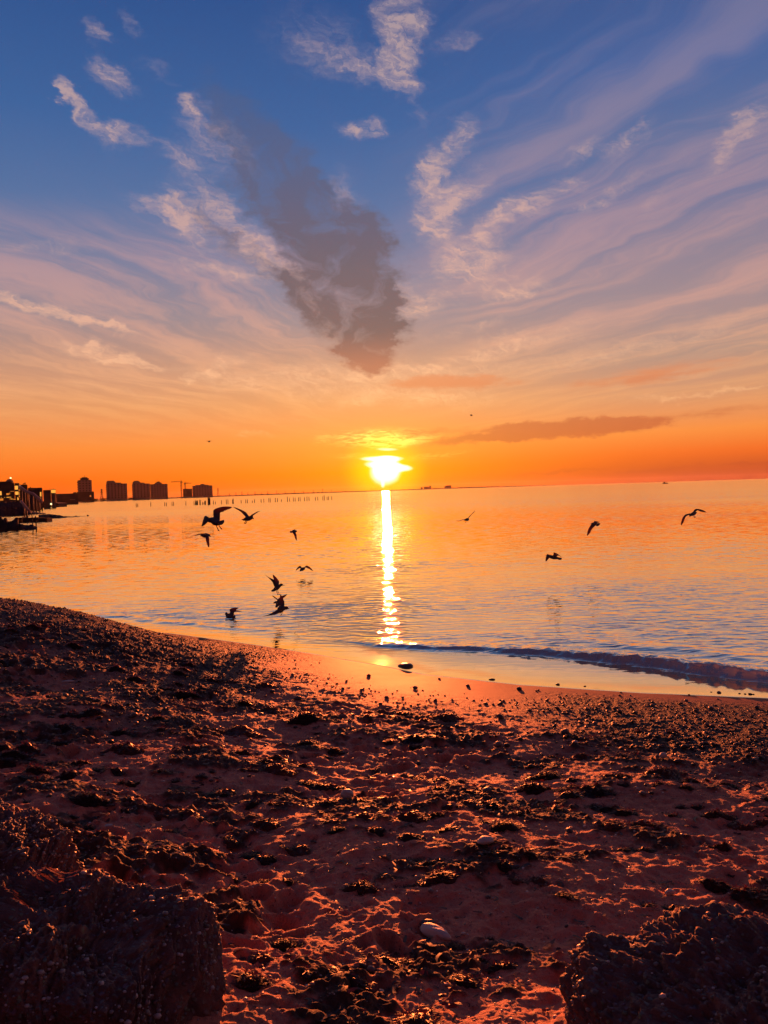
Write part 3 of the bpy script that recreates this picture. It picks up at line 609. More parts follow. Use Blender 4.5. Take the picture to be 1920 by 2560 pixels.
stone(868, 1995, 34, 'round grey stone sitting among seaweed left of the middle of the beach', M_PALE, 1, .9, .75, 0, .2, 8)
stone(855, 1783, 16, 'small round pale stone alone on sand below the wet strip', M_PALE, 1, .9, .8, 0, .1, 9)
stone(1658, 1896, 20, 'bright white oval pebble at the lower edge of the right shingle bed', M_PALE, 1, .75, .7, .3, .1, 10)
stone(1438, 1862, 16, 'pale angular pebble on the left side of the right shingle bed', M_PALE, 1, .8, .7, .3, .1, 11)
stone(1285, 1681, 8, 'lone dark pebble on the shining swash film right of the sun reflection', M_DARK, 1, .8, .7, 0, 0, 12)
stone(1230, 1700, 16, 'thin dark slab of stone lying flat on the smooth wet sand', M_DARK, 1, .4, .3, 0, .1, 13)
stone(1512, 1975, 44, 'flat brown stone almost buried beside dark seaweed on the right', M_PEB, 1, .7, .3, .2, .35, 14)
stone(1218, 1497+480, 30, 'brown half buried stone in the middle of smooth sand', M_PEB, 1, .7, .4, 1, .3, 15)
stone(268, 2065, 26, 'pale flat sliver of shell near the left edge of the sand', M_PALE, 1, .5, .2, .2, .1, 16, 'shell', None, 'shell')
stone(170, 1690, 30, 'long pinkish sliver of shell on the dark left shingle', M_PALE, 1, .3, .2, .1, .1, 17, 'shell', None, 'shell')
stone(1214, 2108, 44, 'whitish scallop shaped shell resting on a seaweed clump', M_PALE, 1, .75, .4, .3, .1, 18, 'shell', None, 'shell')
stone(1675, 2237, 26, 'small pale ribbed shell above the right boulder', M_PALE, 1, .6, .6, .2, .1, 19, 'shell', None, 'shell')
# medium pebbles in the right bed and along the wet sand: individuals, alike
PG = 'loose pebbles along the upper edge of the shingle'
P0 = []
for i in range(5):
    V, Fc = ico(3); o = mesh('pebble', pebble_shape(V, 30+i, 1, .78, .55, .25), Fc, M_PEB); P0.append(o)
ex = rng.uniform(900, 1915, 150); ey = np.where(rng.uniform(0, 1, 150) < .7, rng.normal(1840, 55, 150), rng.uniform(1700, 1780, 150)); ey += (1500-ex)*-.03
lx = rng.uniform(20, 1000, 70); ly = rng.uniform(1680, 1830, 70)
ex = np.concatenate([ex, lx]); ey = np.clip(np.concatenate([ey, ly]), 1690+(ex-960)*.05*(ex > 960), 1990)
X_, Y_, Z_ = hits(ex, ey)
for i in range(len(ex)):
    o = P0[i] if i < 5 else P0[i % 5].copy()
    if i >= 5: COL.objects.link(o)
    r = min(.05, .018*math.exp(random.gauss(0, .35))); o.location = (X_[i], Y_[i], Z_[i]+r*.3); o.rotation_euler = (random.uniform(-.3, .3), random.uniform(-.3, .3), random.uniform(0, 6.28)); o.scale = (r, r, r)
    tag(o, 'rounded grey brown pebble lying loose on the shingle beach', 'pebble', PG)
# ------------------------------------------------------------------ the two lumps of cemented gravel in the foreground
def conglom():
    m_ = bpy.data.materials.new('cemented_gravel'); m_.use_nodes = True; q = N(m_.node_tree); b = m_.node_tree.nodes['Principled BSDF']
    tc = q.new('ShaderNodeTexCoord').outputs['Object']
    vo = q.new('ShaderNodeTexVoronoi'); q.lk(q.v('ADD', tc, q.v('MULTIPLY', q.noise(tc, 20, 3, .6, col=True, dims='3D'), (.03, .03, .03))), vo.inputs['Vector']); vo.inputs['Scale'].default_value = 42
    c = q.mix(q.sm(vo.outputs['Distance'], .42, .2), q.ramp(q.noise(tc, 9, 5, .65, dims='3D'), [(.3, (.07, .028, .026, 1)), (.7, (.20, .08, .066, 1))]), q.mix(.65, q.mix(.8, vo.outputs['Color'], (.3, .24, .22, 1)), (.07, .05, .05, 1)))
    q.lk(c, b.inputs['Base Color']); b.inputs['Roughness'].default_value = .62; b.inputs['Specular IOR Level'].default_value = .35
    bn = q.new('ShaderNodeBump'); bn.inputs['Strength'].default_value = .9; bn.inputs['Distance'].default_value = .012
    q.lk(q.m('MULTIPLY_ADD', q.sm(vo.outputs['Distance'], .5, .1), .6, q.noise(tc, 60, 5, .7, dims='3D')), bn.inputs['Height']); q.lk(bn.outputs[0], b.inputs['Normal'])
    return m_
M_CON = conglom()
def lump(loc, dims_, rz, seed, label, pw=.45, tilt=(0, 0), top=None):
    V, Fc = ico(8)
    s = np.sign(V)*np.abs(V)**pw; s = s/np.maximum(np.abs(s).max(1), 1e-6)[:, None]*.55+V*.45
    P_ = s*np.array(dims_); qx, qy, qz = P_[:, 0], P_[:, 1], P_[:, 2]
    n1 = fbm(qx*2.6+qz*1.4+seed, qy*2.6-qz*2.1, 4, .55, seed); n1b = fbm(qx*7+qz*3+seed, qz*7-qy*5, 4, .6, seed+3)
    n2 = fbm(qx*17+qz*6, qz*17-qy*13+seed, 4, .65, seed+1); n3 = fbm(qx*55+qy*31, qz*55-qy*33, 3, .65, seed+2)
    P_ = P_*(1+.24*n1)[:, None]+V*(.050*n1b+.036*n2+.017*n3)[:, None]
    if top: P_[:, 2] += top(P_[:, 0], P_[:, 1])*ss(P_[:, 2], -.1, .15)
    r = empty('boulder', loc, label, 'boulder', rz=rz); o = mesh('rock', P_, Fc, M_CON, r); o.rotation_euler = (tilt[0], tilt[1], 0)
    # pebbles cemented into it
    up = np.flatnonzero(V[:, 2] > -.35); pr = np.random.default_rng(seed); k = pr.choice(up, 2000); pv = P_[k]; sz = np.clip(pr.lognormal(math.log(.0055), .5, 2000), .002, .016)
    VV = np.concatenate([variants[i % 6]*sz[i]+pv[i] for i in range(2000)]); FF = (sF[None]+np.arange(2000)[:, None, None]*len(sV)).reshape(-1, 3)
    p = mesh('embedded_pebbles', VV, FF, M_PEB2, r); p.rotation_euler = (tilt[0], tilt[1], 0); tag(p, kind='stuff'); return r
M_PEB2 = stone_mat('set_pebble', (.07, .05, .045), (.50, .42, .40), .5)
lump((-1.42, 2.74, .83), (.70, .36, .31), -.20, 5, 'dark square edged block of cemented gravel at the lower left', .42, (.05, .08))
lump((-1.85, 3.25, .98), (.42, .36, .22), -.5, 15, 'dark gravelly lump behind the square edged block at the left edge', .6, (0, 0))
lump((1.42, 2.42, .66), (.84, .50, .36), .10, 8, 'big dark rounded boulder of cemented gravel at the lower right corner', .75, (.1, -.10))
lump((-1.3, 2.0, .66), (.8, .22, .26), .1, 23, 'low sandy lump in front of the square edged block in the bottom left corner', .8, (0, .1))
# ------------------------------------------------------------------ gulls: one continuous body with wings and tail, bill and legs as parts
def gull_mat():
    m_ = bpy.data.materials.new('gull_plumage'); m_.use_nodes = True; q = N(m_.node_tree); b = m_.node_tree.nodes['Principled BSDF']
    tc = q.new('ShaderNodeTexCoord').outputs['Object']
    c = q.ramp(q.noise(tc, 14, 4, .6, dims='3D'), [(.3, (.05, .045, .05, 1)), (.7, (.11, .10, .11, 1))])
    q.lk(c, b.inputs['Base Color']); b.inputs['Roughness'].default_value = .75; b.inputs['Specular IOR Level'].default_value = .2
    tl = q.new('ShaderNodeBsdfTranslucent'); q.lk((.32, .12, .10, 1), tl.inputs['Color'])
    th = q.new('ShaderNodeAttribute'); th.attribute_name = 'thin'
    mx = q.new('ShaderNodeMixShader'); q.lk(q.m('MULTIPLY', th.outputs['Fac'], .45), mx.inputs[0]); out = [n for n in m_.node_tree.nodes if n.type == 'OUTPUT_MATERIAL'][0]
    q.lk(b.outputs[0], mx.inputs[1]); q.lk(tl.outputs[0], mx.inputs[2]); q.lk(mx.outputs[0], out.inputs[0])
    return m_
M_GULL = gull_mat()
M_BILL = material('gull_bill', (.10, .03, .02), .5, .3, .2, 20, dims='3D')
M_LEG = material('gull_leg', (.16, .05, .035), .6, .3, .2, 20, dims='3D')
def interp(pts, n):
    P_ = [Vector(p) for p in pts]; ls = [0]
    for a, b in zip(P_[:-1], P_[1:]): ls.append(ls[-1]+(b-a).length)
    out = []
    for i in range(n):
        t = ls[-1]*i/(n-1); k = 0
        while k < len(ls)-2 and ls[k+1] < t: k += 1
        f = (t-ls[k])/max(1e-9, ls[k+1]-ls[k]); 
        p0 = P_[max(0, k-1)]; p1 = P_[k]; p2 = P_[k+1]; p3 = P_[min(len(P_)-1, k+2)]
        m1 = (p2-p0)*.5*.6; m2 = (p3-p1)*.5*.6
        out.append(p1*(2*f**3-3*f*f+1)+m1*(f**3-2*f*f+f)+p2*(-2*f**3+3*f*f)+m2*(f**3-f*f))
    return out
def slab(lead, trail, V, Fs, n=18, m_=6, t0=.016, t1=.004, notch=0):
    A = interp(lead, n); B = interp(trail, n); b = len(V)
    nor = sum(((A[i+1]-A[i]).cross(B[i]-A[i]) for i in range(n-1)), Vector()).normalized()
    for i in range(n):
        f = i/(n-1); a_, b_ = A[i], B[i]
        nn = (A[min(i+1, n-1)]-A[max(i-1, 0)]).cross(b_-a_); nn = nn.normalized() if nn.length > 1e-7 else nor
        if nn.dot(nor) < 0: nn = -nn
        nn = (nn+nor*.6).normalized(); th = t0*(1-f)+t1*f; row = []
        for k in range(m_+1):
            u = k/m_; prof = math.sqrt(max(0, math.sin(math.pi*min(1, u*.86+.06))))*th*.5+.0018
            e = b_-a_; p = a_+e*u+nor*0
            if notch and f > .55 and k == m_: p = a_+e*(1-.14*(i % 2))
            row.append((p+nn*prof, p-nn*prof))
        V += [r[0] for r in row]+[r[1] for r in row[::-1]]
    w_ = 2*(m_+1)
    for i in range(n-1):
        for k in range(w_):
            Fs.append([b+i*w_+k, b+i*w_+(k+1) % w_, b+(i+1)*w_+(k+1) % w_, b+(i+1)*w_+k])
    Fs.append([b+k for k in range(w_)][::-1]); Fs.append([b+(n-1)*w_+k for k in range(w_)])
def gull(label, D, org, body, wings, tail, bill, legs, cat='gull', group='gulls over the water', voxel=None, pose_rest=None):
    x0, y0, sc_ = org
    def pt(p):
        px, py = x0+p[0]/sc_, y0+p[1]/sc_; return at(px, py, D+(p[2] if len(p) > 2 else 0))
    o0 = pt(body[len(body)//2][:3]); root = empty('gull', o0, label, cat, group)
    L_ = lambda p: pt(p)-o0
    V = []; Fs = []
    bp = [L_(p) for p in body]; rads = [p[3] for p in body]
    n = 22; C_ = interp(bp, n); rr = np.interp(np.linspace(0, 1, n), np.linspace(0, 1, len(rads)), rads); tube(C_, [float(r) for r in rr], 14, V, Fs)
    for lead, trail in wings: slab([L_(p) for p in lead], [L_(p) for p in trail], V, Fs, 20, 6, .020, .006, 1)
    if tail: slab([L_(p) for p in tail[0]], [L_(p) for p in tail[1]], V, Fs, 8, 4, .012, .005)
    me = bpy.data.meshes.new('tmp'); me.from_pydata([tuple(v) for v in V], [], Fs); me.update()
    to = bpy.data.objects.new('tmp', me); COL.objects.link(to)
    rm = to.modifiers.new('r', 'REMESH'); rm.mode = 'VOXEL'; rm.voxel_size = voxel or .0045
    sm_ = to.modifiers.new('s', 'SMOOTH'); sm_.iterations = 2; sm_.factor = .4
    bpy.context.view_layer.update()
    ev = to.evaluated_get(bpy.context.evaluated_depsgraph_get()); m2 = bpy.data.meshes.new_from_object(ev)
    bpy.data.objects.remove(to); m2.name = 'body'; m2.materials.clear(); m2.materials.append(M_GULL)
    m2.polygons.foreach_set('use_smooth', np.ones(len(m2.polygons), dtype=bool))
    co = np.empty(len(m2.vertices)*3, dtype=np.float32); m2.vertices.foreach_get('co', co); co = co.reshape(-1, 3)
    bpn = np.array([list(c) for c in C_]); dmin = np.full(len(co), 9.0)
    for c in bpn: dmin = np.minimum(dmin, np.linalg.norm(co-c, axis=1))
    a = m2.attributes.new('thin', 'FLOAT', 'POINT'); a.data.foreach_set('value', np.clip((dmin-.07)/.12, 0, 1).astype(np.float32))
    bo = bpy.data.objects.new('body', m2); COL.objects.link(bo); bo.parent = root
    if bill:
        a_, b_ = L_(bill[0]), L_(bill[1]); V, Fs = tube([a_, a_.lerp(b_, .5), b_], [.0085, .0065, .0025], 8); mesh('bill', V, Fs, M_BILL, root)
    for lg in legs:
        V, Fs = tube([L_(p) for p in lg[:-1]]+[L_(lg[-1])], [.006]*(len(lg)-1)+[.007], 6)
        e = L_(lg[-1]); d = (e-L_(lg[-2])).normalized(); s_ = Vector((1, 0, 0)); b = len(V)   # webbed foot
        V += [e-d*.01, e+d*.028+s_*.014, e+d*.034, e+d*.028-s_*.014, e-d*.01+Vector((0, .006, 0)), e+d*.028+s_*.014+Vector((0, .006, 0)), e+d*.034+Vector((0, .006, 0)), e+d*.028-s_*.014+Vector((0, .006, 0))]
        Fs += [[b, b+1, b+2, b+3], [b+7, b+6, b+5, b+4], [b, b+4, b+5, b+1], [b+1, b+5, b+6, b+2], [b+2, b+6, b+7, b+3], [b+3, b+7, b+4, b]]
        mesh('leg', V, Fs, M_LEG, root)
    return root
Z1 = (495, 1255, 10.369)
gull('largest gull, wings spread in an arch, tail fanned and both legs dangling, seen from behind', 11.0, Z1,
     [(300, 440, .20, .018), (350, 450, .16, .034), (400, 480, .10, .048), (450, 515, .04, .055), (500, 535, 0, .046), (540, 545, -.05, .026)],
     [([(400, 480, .08), (398, 330, .10), (400, 215, .14), (470, 165, .10), (600, 125, .0), (730, 112, -.10), (880, 122, -.18)], [(560, 520, .02), (568, 380, .04), (572, 275, .06), (650, 255, 0), (740, 215, -.08), (830, 182, -.16), (868, 150, -.18)]),
      ([(340, 440, .14), (270, 395, .16), (200, 355, .16), (165, 375, .12), (130, 480, .0), (88, 620, -.14)], [(350, 540, .08), (300, 530, .10), (255, 515, .10), (215, 560, .03), (175, 600, -.06), (125, 628, -.13)])],
     ([(520, 500, -.02), (590, 478, -.08), (675, 458, -.12)], [(480, 590, -.02), (560, 600, -.08), (640, 575, -.12)]) and ([(500, 500, -.02), (600, 480, -.07), (680, 460, -.12), (682, 500, -.13)], [(470, 560, -.02), (540, 600, -.07), (620, 590, -.12), (668, 545, -.13)]),
     [(302, 440, .20), (285, 445, .24)], [[(470, 570, 0), (485, 640, -.01), (515, 700, -.02)], [(535, 580, -.03), (555, 625, -.04), (588, 668, -.05)]])
gull('gull just right of the largest one, long left wing raised, bill pointing down', 14.0, Z1,
     [(1170, 462, -.02, .012), (1230, 445, 0, .030), (1290, 430, .0, .042), (1350, 420, 0, .046), (1400, 400, 0, .034), (1425, 400, 0, .027)],
     [([(1340, 390, .02), (1300, 340, .06), (1240, 262, .12), (1130, 205, .06), (1000, 150, -.02), (900, 124, -.10)], [(1250, 410, .0), (1210, 360, .04), (1120, 265, .10), (1050, 220, .05), (985, 182, 0), (905, 130, -.10)]),
      ([(1330, 380, -.04), (1370, 345, -.12), (1440, 300, -.22), (1530, 250, -.30), (1618, 234, -.34)], [(1400, 400, -.02), (1425, 355, -.12), (1480, 315, -.22), (1550, 270, -.30), (1610, 242, -.34)])],
     ([(1200, 440, 0), (1150, 440, 0), (1118, 450, 0)], [(1220, 480, 0), (1180, 486, 0), (1135, 462, 0)]),
     [(1432, 405, 0), (1440, 455, 0)], [[(1260, 470, 0), (1238, 492, 0), (1222, 520, 0)], [(1290, 470, 0), (1275, 492, 0), (1255, 524, 0)]])
gull('gull below the largest one, left wing flat and right wing hanging straight down', 15.0, (470, 1320, 16.59),
     [(560, 300, -.04, .014), (620, 320, -.02, .030), (700, 320, 0, .042), (790, 305, .03, .044), (850, 300, .06, .030), (890, 330, .08, .022)],
     [([(780, 262, .04), (680, 245, .12), (560, 232, .22), (430, 245, .18), (280, 305, .12), (85, 340, .05)], [(700, 345, .0), (620, 320, .10), (545, 280, .20), (430, 300, .17), (290, 325, .12), (95, 352, .05)]),
      ([(860, 330, -.02), (882, 430, -.14), (880, 540, -.24), (890, 650, -.30), (888, 790, -.34)], [(735, 350, .0), (735, 450, -.12), (748, 560, -.22), (785, 690, -.28), (835, 795, -.34)])],
     ([(560, 280, -.04), (520, 300, -.06), (485, 325, -.08)], [(600, 345, -.04), (550, 335, -.06), (492, 330, -.08)]),
     [(905, 338, .09), (962, 372, .11)], [])
gull('small banking gull right of the pale piles with fanned tail and one wing down', 22.0, (715, 1315, 41.47),
     [(600, 600, -.03, .018), (680, 590, 0, .036), (800, 580, .03, .052), (920, 560, .05, .046), (1000, 550, .06, .036), (1080, 550, .07, .030)],
     [([(950, 560, 0), (1010, 720, -.08), (1085, 880, -.14), (1115, 1080, -.20), (1130, 1300, -.22), (1115, 1520, -.24)], [(700, 640, 0), (740, 800, -.08), (820, 930, -.14), (875, 1100, -.20), (940, 1330, -.22), (1090, 1525, -.24)]),
      ([(860, 520, .05), (900, 460, .15), (920, 410, .24), (1005, 335, .30)], [(640, 510, .03), (720, 410, .12), (850, 350, .22), (960, 330, .30)])],
     ([(620, 520, -.03), (540, 470, -.06), (500, 460, -.08), (370, 620, -.10)], [(620, 650, -.03), (570, 760, -.06), (530, 740, -.08), (380, 660, -.10)]),
     [(1105, 560, .07), (1200, 608, .08)], [])
Z2 = (650, 1400, 11.85)
gull('gull hovering with both wings raised high and legs hanging, bill to the right', 16.5, Z2,
     [(400, 900, -.02, .020), (450, 860, 0, .036), (520, 810, .02, .050), (580, 770, .03, .046), (620, 735, .04, .030), (650, 735, .04, .031), (675, 742, .04, .022)],
     [([(560, 740, .05), (568, 640, .16), (540, 590, .20), (470, 500, .24), (390, 430, .26)], [(450, 770, .05), (440, 660, .14), (400, 570, .18), (378, 500, .22), (376, 440, .26)]),
      ([(520, 760, -.03), (440, 600, -.12), (300, 530, -.20), (200, 470, -.24), (122, 415, -.26)], [(420, 790, -.03), (370, 660, -.12), (300, 580, -.18), (215, 495, -.24), (130, 425, -.26)])],
     ([(420, 850, -.02), (370, 870, -.04), (332, 900, -.05)], [(460, 920, -.02), (400, 938, -.04), (338, 935, -.05)]),
     [(690, 748, .04), (735, 756, .04)], [[(510, 860, 0), (528, 890, 0), (530, 930, 0), (556, 990, 0)], [(470, 880, 0), (492, 930, -.02), (515, 990, -.02)]])
gull('gull skimming low with one wing trailing down to the left, in front of another gull', 14.5, Z2,
     [(540, 1440, .06, .030), (600, 1450, .03, .046), (660, 1440, 0, .050), (720, 1430, -.03, .040), (770, 1415, -.06, .034), (810, 1430, -.08, .030)],
     [([(640, 1440, .02), (560, 1440, .06), (450, 1510, .10), (330, 1580, .08), (200, 1640, .04), (60, 1672, .0)], [(700, 1500, 0), (620, 1545, .02), (520, 1590, .03), (420, 1625, .03), (300, 1640, .03), (130, 1665, 0)]),
      ([(560, 1440, .04), (560, 1330, .10), (570, 1200, .14), (590, 1080, .16), (605, 1000, .18)], [(710, 1420, .0), (725, 1320, .04), (715, 1210, .08), (680, 1110, .12), (625, 1030, .17)])],
     ([(700, 1490, -.03), (640, 1520, -.02), (560, 1560, 0)], [(690, 1530, -.03), (640, 1560, -.02), (600, 1580, 0)]),
     [(832, 1440, -.09), (870, 1452, -.10)], [[(660, 1520, -.02), (660, 1570, -.02), (640, 1602, -.02)]])
gull('gull half hidden behind the skimming one, ragged wings thrown up and back', 15.6, Z2,
     [(470, 1400, .05, .016), (510, 1340, .03, .034), (540, 1270, .02, .044), (570, 1200, 0, .040), (600, 1140, -.02, .028)],
     [([(600, 1150, 0), (640, 1070, -.10), (700, 1045, -.18), (800, 1012, -.26)], [(660, 1190, 0), (690, 1130, -.10), (740, 1100, -.18), (805, 1022, -.26)]),
      ([(580, 1180, .04), (520, 1150, .12), (440, 1090, .20), (375, 1048, .26)], [(540, 1250, .04), (500, 1180, .12), (430, 1130, .20), (355, 1060, .26)]),
      ([(520, 1230, .05), (480, 1210, .12), (410, 1248, .18)], [(500, 1330, .05), (470, 1290, .12), (385, 1298, .18)])],
     ([(500, 1330, .04), (480, 1380, .06), (452, 1425, .08)], [(540, 1380, .04), (500, 1400, .06), (470, 1412, .08)]),
     None, [])
gull('gull sitting on the water near the shore with its wings still half raised', 16.3, (550, 1510, 23.7),
     [(360, 560, .10, .030), (400, 600, .08, .036), (470, 690, .05, .060), (580, 740, .02, .078), (700, 740, -.02, .078), (800, 760, -.05, .052), (860, 720, -.07, .026)],
     [([(600, 620, .04), (590, 480, .08), (570, 330, .12), (700, 240, .10), (900, 205, .02), (1130, 215, -.08)], [(820, 660, -.02), (825, 520, .02), (850, 430, .06), (960, 370, .03), (1030, 300, -.02), (1110, 235, -.08)]),
      ([(700, 600, -.06), (780, 420, -.12), (900, 380, -.16), (1040, 378, -.20), (1300, 430, -.26)], [(800, 640, -.06), (840, 500, -.12), (930, 465, -.16), (1080, 462, -.20), (1290, 450, -.26)])],
     ([(840, 700, -.06), (880, 690, -.08), (930, 690, -.10)], [(850, 770, -.06), (880, 740, -.08), (925, 710, -.10)]),
     [(345, 565, .11), (285, 600, .13)], [], group='gulls over the water')
gull('gull with M shaped wings skimming the sea left of the sun reflection', 24.0, Z2,
     [(1190, 320, -.08, .018), (1220, 290, -.03, .040), (1260, 270, .02, .055), (1290, 255, .06, .048), (1310, 260, .1, .034)],
     [([(1300, 235, .04), (1340, 185, 0), (1390, 162, -.04), (1470, 205, -.06), (1530, 260, -.08), (1575, 325, -.10)], [(1310, 275, .04), (1350, 225, 0), (1400, 240, -.04), (1460, 275, -.06), (1515, 305, -.08), (1570, 330, -.10)]),
      ([(1240, 235, .04), (1215, 190, .06), (1180, 170, .05), (1130, 205, .0), (1085, 260, -.05), (1056, 318, -.08)], [(1230, 280, .04), (1190, 240, .06), (1160, 245, .05), (1130, 270, .0), (1095, 300, -.05), (1060, 322, -.08)])],
     ([(1200, 300, -.08), (1180, 310, -.1), (1160, 322, -.12)], [(1230, 330, -.08), (1200, 330, -.1), (1170, 326, -.12)]), None, [])
gull('thin edge on gull gliding right of the sun reflection, one wing steeply up', 27.0, (1140, 1270, 27.65),
     [(620, 850, -.06, .018), (680, 820, -.02, .034), (750, 800, .02, .052), (810, 795, .06, .052), (850, 800, .1, .032)],
     [([(830, 740, 0), (900, 600, .06), (1080, 420, .12), (1220, 280, .16), (1290, 160, .2)], [(850, 760, -.06), (920, 620, .0), (1095, 430, .05), (1240, 295, .08), (1300, 175, .12)]),
      ([(720, 760, 0), (600, 770, .08), (420, 810, .14), (240, 880, .18), (0, 895, .22)], [(700, 800, -.06), (590, 790, .0), (420, 830, .06), (240, 900, .10), (10, 905, .15)])],
     ([(640, 830, -.06), (570, 860, -.1), (490, 880, -.14)], [(680, 870, -.06), (600, 890, -.1), (510, 895, -.14)]),
     [(870, 810, .12), (900, 822, .14)], [[(710, 860, 0), (700, 910, 0), (678, 960, 0)]])
Z3 = (1350, 1295, 10.369)
gull('gull flying left low over the sea on the right, both wing tips bent down', 20.0, Z3,
     [(170, 960, .03, .026), (230, 985, .02, .036), (300, 1010, 0, .048), (380, 1030, 0, .050), (450, 1040, -.02, .036), (490, 1050, -.04, .024)],
     [([(270, 980, .08), (230, 945, .16), (185, 938, .2), (155, 1000, .14), (138, 1120, .06)], [(330, 1040, .04), (265, 1035, .12), (245, 1040, .16), (210, 1080, .1), (170, 1125, .06)]),
      ([(330, 975, -.04), (350, 940, -.12), (355, 895, -.18), (420, 910, -.22), (500, 965, -.26), (590, 1045, -.3)], [(440, 1010, -.02), (435, 995, -.12), (450, 985, -.18), (490, 975, -.22), (530, 995, -.26), (585, 1040, -.3)])],
     ([(460, 1020, -.03), (520, 1025, -.06), (570, 1035, -.08)], [(450, 1070, -.03), (500, 1090, -.06), (560, 1080, -.08)]), [(160, 955, .04), (148, 975, .05)], [])
gull('gull diving left with rounded tail and one wing pointing down, above the low one', 23.0, Z3,
     [(1320, 150, .03, .024), (1360, 150, .02, .034), (1410, 150, 0, .050), (1450, 150, -.02, .046), (1480, 165, -.04, .030)],
     [([(1330, 160, -.02), (1285, 230, -.1), (1250, 290, -.16), (1225, 380, -.2), (1215, 455, -.22)], [(1440, 195, 0), (1380, 250, -.08), (1340, 300, -.14), (1310, 380, -.2), (1235, 460, -.22)]),
      ([(1390, 120, .04), (1405, 80, .12), (1470, 85, .18), (1545, 100, .22)], [(1450, 150, .04), (1470, 130, .12), (1500, 125, .18), (1542, 118, .22)])],
     ([(1470, 140, -.03), (1520, 130, -.06), (1560, 135, -.08)], [(1450, 200, -.03), (1480, 218, -.06), (1545, 185, -.08)]), [(1310, 152, .04), (1270, 156, .05)], [])
gull('gull at the far right with long crescent wings and two short legs trailing', 19.0, (1690, 1260, 18.43),
     [(620, 555, -.08, .014), (670, 520, -.05, .026), (730, 480, -.02, .042), (800, 450, .02, .046), (870, 430, .06, .030), (930, 395, .10, .016)],
     [([(770, 380, .04), (850, 260, .10), (940, 222, .16), (1080, 228, .12), (1250, 285, .04), (1415, 375, -.05)], [(820, 420, .02), (910, 350, .08), (1000, 290, .14), (1100, 350, .08), (1250, 375, .02), (1400, 388, -.05)]),
      ([(640, 430, .0), (540, 450, -.04), (420, 490, -.06), (310, 620, -.12), (240, 800, -.18), (222, 970, -.24)], [(660, 490, -.02), (560, 520, -.06), (450, 580, -.08), (400, 720, -.14), (345, 860, -.2), (270, 972, -.24)])],
     None, [(940, 392, .10), (980, 372, .12)], [[(770, 510, -.02), (790, 545, -.03), (820, 582, -.04)], [(820, 500, 0), (840, 530, -.01), (865, 572, -.02)]])
gull('tiny distant gull high above the apartment blocks on the left, wings level', 60.0, (500, 1085, 33.18),
     [(755, 660, -.05, .03), (757, 630, 0, .07), (760, 600, .06, .06), (762, 590, .12, .04)],
     [([(720, 585, 0), (640, 570, 0), (560, 575, 0), (495, 610, 0)], [(730, 610, -.12), (640, 590, -.12), (560, 592, -.1), (500, 622, -.06)]), ([(800, 585, 0), (880, 568, 0), (960, 575, 0), (1050, 612, 0)], [(790, 610, -.12), (880, 588, -.12), (960, 590, -.1), (1045, 622, -.06)])],
     None, None, [], 'gull', 'far gulls in the sky', .012)
gull('tiny distant gull in the sky right of the sun with wings bent down', 60.0, (1160, 1020, 41.47),
     [(640, 725, .1, .02), (720, 735, .04, .05), (780, 745, 0, .06), (830, 750, -.05, .03)],
     [([(800, 735, 0), (860, 720, -.04), (890, 780, -.08), (860, 880, -.12)], [(770, 760, -.1), (820, 780, -.14), (830, 820, -.15), (845, 875, -.16)]), ([(730, 730, .05), (700, 780, .1), (670, 860, .15)], [(780, 760, 0), (750, 810, .04), (710, 860, .1)])],
     None, None, [], 'gull', 'far gulls in the sky', .012)
# ------------------------------------------------------------------ far shore, buildings, cranes, piles
M_LAND = material('dark_shore', (.045, .028, .025), .95, .1, .4, .05)
M_WALL = material('dim_plaster', (.16, .11, .11), .9, .2, .15, .2)
M_WALLD = material('dark_plaster', (.05, .032, .032), .9, .2, .2, .2)
M_WIN = material('dark_window', (.02, .018, .022), .25, .5, .1, .5)
M_WPALE = material('pale_window_frame', (.22, .14, .13), .5, .3, .1, .5)
M_STEEL = material('dark_steel', (.05, .03, .03), .7, .3, .2, 1)
M_LIT = material('lit_window', (.3, .15, .05), .6, .2, .2, 1, (1, .30, .03), .34)
M_LIT2 = material('lit_window_bright', (.3, .15, .05), .6, .2, .2, 1, (1, .42, .06), .55)
M_LAMP = material('lamp_glass', (.5, .4, .3), .4, .3, .1, 1, (1, .72, .35), 1.2)
M_WOOD = material('wet_pile_wood', (.035, .022, .018), .8, .3, .4, 3, dims='3D')
M_ROCK = material('breakwater_rock', (.035, .022, .022), .9, .2, .4, 1.5, bump=.6)
def hy(px): return HOR+(960-px)*0.0314
def X(px, D): return at(px, hy(px), D).x
def Zt(px, py, D): return at(px, py, D).z
# the low coast across the bay: px, distance, top row offset above horizon
def strip(name, pts, depth_, seed, mat):
    P_ = []
    for i in range(len(pts)-1):
        (pa, da, ha), (pb, db, hb) = pts[i], pts[i+1]; n = max(2, int(abs(pb-pa)/3))
        for k in range(n): t = k/n; P_.append((pa+(pb-pa)*t, 1/((1-t)/da+t/db), ha+(hb-ha)*t))
    P_.append(pts[-1]); V = []; Fs = []
    for i, (px, D, h) in enumerate(P_):
        z = max(.4, (h+.5*fbm(np.array([px*.09]), np.array([seed*1.0]), 4, .7, seed)[0]*h+.0)*D/F+H*0+.3); x = X(px, D)
        V += [(x, D-1, -.5), (x, D, .35), (x*(1+.3*depth_/D), D+.3*depth_, z), (x*(1+depth_/D), D+depth_, z*.9), (x*(1+depth_/D), D+depth_+1, -.5)]
    for i in range(len(P_)-1):
        for k in range(4): Fs.append([5*i+k, 5*(i+1)+k, 5*(i+1)+k+1, 5*i+k+1][::-1])
    return tag(mesh(name, V, Fs, mat, smooth=False), kind='structure')
